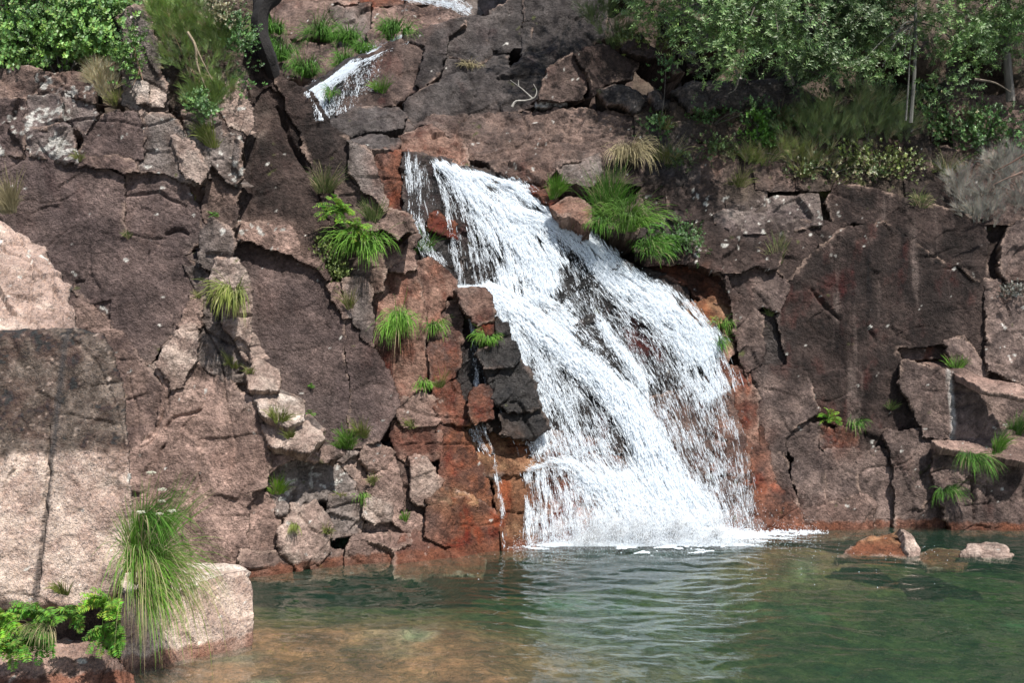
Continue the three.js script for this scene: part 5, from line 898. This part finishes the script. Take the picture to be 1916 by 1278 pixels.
tree('tree with glossy leaf masses hanging over the dark boulders', [1475, 150], 23.4, [[1480, 160], [1462, 90], [1440, -20], [1430, -200]], .08, [[1400, 40, 190, 130, -1.1], [1330, 60, 130, 130, -1.2], [1350, 105, 110, 70, -1.2], [1455, 60, 110, 110, -1.2], [1270, 20, 150, 70, -.6], [1375, 125, 60, 40, -1.2], [1440, -50, 330, 160, -.8], [1300, -80, 260, 180, -.5], [1210, 5, 80, 60, 0], [1400, -190, 380, 200, 0]], 11000, .17, 'leaf', 51, { hole: .03, deep: .9 });
tree('slim tree with two grey stems and a bright leaf spray', [1702, 222], 23.0, [[1703, 230], [1710, 130], [1712, 40], [1712, -140]], .045, [[1670, 75, 60, 90, -.3], [1690, 100, 60, 60, -.35], [1650, 125, 80, 50, -.3], [1600, 130, 80, 40, -.25], [1780, 60, 150, 110, 0], [1820, 30, 110, 110, .1], [1800, 95, 110, 70, -.05], [1760, 10, 140, 90, 0], [1770, 150, 80, 70, .1], [1740, -80, 260, 140, -.2], [1700, -200, 360, 180, -.2]], 7200, .155, 'leaf', 52, { hole: .06,  bark: [.12, .12, .105] });
{ const base = at(1694, 222, 22.95), g = group('sapling', base, 'thin pale sapling stem left of the slim tree', 'tree'), P = (x, y) => at(x, y, 22.95).sub(base); limb(g, 'trunk', [P(1694, 226), P(1699, 150), P(1704, 60)], .022, .012, [.13, .13, .115]); }
tree('broad dark tree in the middle of the slope top', [1560, 160], 24.6, [[1560, 170], [1555, 80], [1560, -60], [1560, -200]], .10, [[1530, 70, 140, 130, -1.3], [1600, 50, 140, 120, -1.2], [1540, 0, 200, 100, -1.2], [1560, 115, 90, 60, -1.4], [1640, 20, 110, 110, -.9], [1580, -90, 300, 150, -.7], [1500, 120, 70, 60, -1.5]], 7000, .17, 'leafdark', 53, { hole: -.05, deep: .8 });
tree('dense tree filling the top right corner', [1890, 150], 24.2, [[1890, 190], [1880, 60], [1890, -80]], .1, [[1890, 10, 140, 90, -.3], [1850, 60, 90, 90, 0], [1930, 60, 120, 120, 0], [1900, -80, 280, 160, -.4], [1980, -40, 220, 220, -1], [1860, -190, 320, 160, -.6]], 5200, .17, 'leaf', 54, {});
tree('tall tree behind the slope with its crown above the picture', [1500, 120], 25.2, [[1500, 140], [1490, -60], [1490, -300]], .14, [[1500, -260, 520, 200, -2.2], [1300, -250, 420, 180, -1.6], [1700, -280, 460, 200, -2.4], [1560, -380, 500, 200, -2.8], [1320, -360, 420, 180, -2.2]], 9000, .22, 'leaf', 56, {});
// undergrowth on the slope
const scrub = (label, root, list, kind, n, size, col, o = {}) => bush(o.name ?? 'shrub', label, 'shrub', root, (o.d ?? rockAt(root[0], root[1])) - .15, list, kind, n, size, col, 60 + (plantSeed++), { stems: 3, sr: .012, ...o });
bush('moss_clump', 'dark olive moss cushion beside the lime ferns', 'moss', [620, 500], rockAt(620, 480) - .1, [[618, 455, 46, 44, 0], [616, 490, 50, 60, 0], [632, 515, 44, 40, 0], [605, 470, 30, 40, 0]], 'round', 2400, .06, 'olive', 58, { stems: 0, hole: -.4 });
scrub('small sunlit green shrub alone in the dark slope', [1412, 262], [[1410, 228, 44, 40], [1418, 250, 60, 34], [1440, 270, 50, 26]], 'round', 700, .09, 'fresh');
scrub('dull heather shrub right of the sunlit shrub', [1520, 270], [[1540, 225, 90, 70], [1500, 250, 80, 60], [1570, 250, 80, 60]], 'needle', 700, .26, 'dull', { dead: .08 });
scrub('grey green scrub under the two grey stems', [1620, 260], [[1620, 215, 110, 90], [1660, 240, 110, 80], [1590, 200, 80, 80]], 'needle', 800, .28, 'dull', { dead: .08 });
scrub('leafy green scrub right of the grey stems', [1740, 260], [[1740, 200, 110, 90], [1780, 230, 110, 90], [1730, 250, 110, 60]], 'round', 900, .10, 'leaf', { dead: .12 });
scrub('olive leafy scrub on the rim of the dark wall', [1650, 320], [[1640, 300, 100, 50], [1690, 310, 80, 60], [1600, 290, 80, 50]], 'round', 700, .09, 'olive', { dead: .15 });
scrub('bare grey bush hanging over the right of the wall', [1810, 380], [[1800, 350, 70, 60], [1840, 380, 80, 70], [1815, 400, 60, 40]], 'needle', 380, .26, 'grey', {});
scrub('green shrub at the right slope edge', [1840, 260], [[1850, 230, 80, 70], [1820, 260, 60, 60], [1880, 260, 80, 60]], 'round', 900, .11, 'deep', {});
scrub('dark shrub below the long boulder', [1330, 230], [[1330, 215, 90, 40], [1390, 210, 80, 40], [1440, 215, 90, 50]], 'round', 1100, .1, 'deep', {});
scrub('shady shrub left under the black boulders', [1230, 250], [[1225, 235, 60, 40], [1245, 130, 40, 40]], 'round', 420, .1, 'deep', {});
scrub('dark fern shrub over the grass curtain', [1290, 300], [[1280, 290, 60, 40], [1330, 275, 70, 40]], 'round', 500, .1, 'dull', {});
scrub('olive scrub in front of the middle blocks', [1470, 300], [[1460, 285, 90, 40], [1400, 290, 70, 40], [1510, 300, 80, 50]], 'needle', 420, .24, 'olive', { dead: .3 });
scrub('dim scrub between the grass curtain and the lichened blocks', [1260, 440], [[1250, 440, 70, 60], [1285, 450, 60, 60]], 'round', 700, .1, 'deep', {});
scrub('leafy undergrowth behind the grey stems', [1690, 200], [[1640, 180, 90, 60], [1720, 190, 90, 70], [1780, 190, 80, 70], [1560, 190, 80, 50]], 'round', 1500, .11, 'leafdark', {});
scrub('brown leaved thicket above the dark wall', [1560, 320], [[1560, 310, 90, 50], [1620, 320, 90, 40], [1500, 320, 70, 40]], 'round', 800, .09, 'dull', { dead: .35 });
scrub('dry hanging straw under the leafy bush', [185, 150], [[185, 140, 40, 40], [205, 160, 30, 40]], 'needle', 260, .2, 'dry', { d: 18.9, stems: 0 });
scrub('loose sprigs spilling right of the leafy bush', [225, 120], [[235, 100, 50, 50], [225, 140, 60, 50], [245, 60, 40, 50]], 'round', 420, .11, 'bushy', { d: 18.95, stems: 2, hole: .1 });
scrub('low green weeds under the broom bush', [390, 215], [[395, 205, 50, 40], [375, 190, 40, 40]], 'round', 380, .09, 'leaf', { d: 18.95, stems: 0 });
scrub('leafy sprout among the upper grey stones', [1245, 75], [[1245, 72, 56, 36], [1215, 60, 40, 50], [1180, 70, 50, 40]], 'round', 600, .1, 'olive', { d: 25 });
scrub('yellow green bush behind the slim tree', [1600, 60], [[1600, 40, 70, 60], [1625, 70, 60, 50]], 'round', 700, .12, 'olive', { d: 24.3 });
scrub('grey weed tuft at the right picture edge', [1895, 548], [[1895, 545, 50, 24]], 'round', 200, .07, 'grey', { stems: 1 });
scrub('leafless grey twig bush in the right corner shade', [1880, 330], [[1880, 320, 80, 80], [1900, 380, 60, 60]], 'needle', 700, .2, 'grey', {});
scrub('green scrub on the ledge left of the big lichened boulder', [1150, 75], [[1150, 60, 60, 60], [1120, 20, 60, 50]], 'needle', 700, .2, 'dull', { d: 25.2 });
// dead wood
const wood = (label, list, d, col) => { const base = at(list[0][0][0], list[0][0][1], d), g = group('dead_branch', base, label, 'branch'); list.forEach((l, i) => limb(g, i ? 'twig' : 'stem', l.map(([x, y, dd]) => at(x, y, d + (dd ?? 0)).sub(base)), i ? .018 : .03, .006, col)); };
wood('bleached forked dead branch in front of the grey shelf', [[[958, 200], [965, 190], [985, 188], [1000, 182], [1004, 170], [998, 157]], [[996, 184], [975, 165], [955, 150, .05]], [[970, 162], [970, 150]]], 24.0, [.42, .40, .36]);
wood('thin brown branch arching over the dark boulders', [[[1462, 80], [1480, 110], [1520, 135], [1560, 148]], [[1520, 135], [1545, 128]]], 23.2, [.05, .042, .035]);
wood('fallen reddish branch at the right picture edge', [[[1930, 280], [1890, 305], [1860, 320]]], 22.6, [.13, .07, .05]);
wood('lower fallen branch at the right picture edge', [[[1912, 322], [1880, 335], [1858, 345]]], 22.4, [.20, .13, .10]);
wood('long pale twig crossing the right shade', [[[1822, 148], [1860, 155], [1890, 172]]], 23.2, [.22, .18, .14]);
wood('small hanging twig below the glossy leaves', [[[1376, 128], [1380, 150], [1374, 168], [1360, 176]]], 22.7, [.18, .16, .14]);
wood('bare reddish stem on the pale ridge of the buttress', [[[248, 80], [256, 110], [262, 130], [250, 160]], [[262, 130], [268, 150]]], 18.8, [.30, .19, .13]);
wood('pale forked stem in front of the broom bush', [[[352, 60], [366, 85], [370, 120], [392, 180]], [[366, 85], [375, 105], [398, 150]]], 18.9, [.30, .24, .16]);
renderer.render(scene, camera);
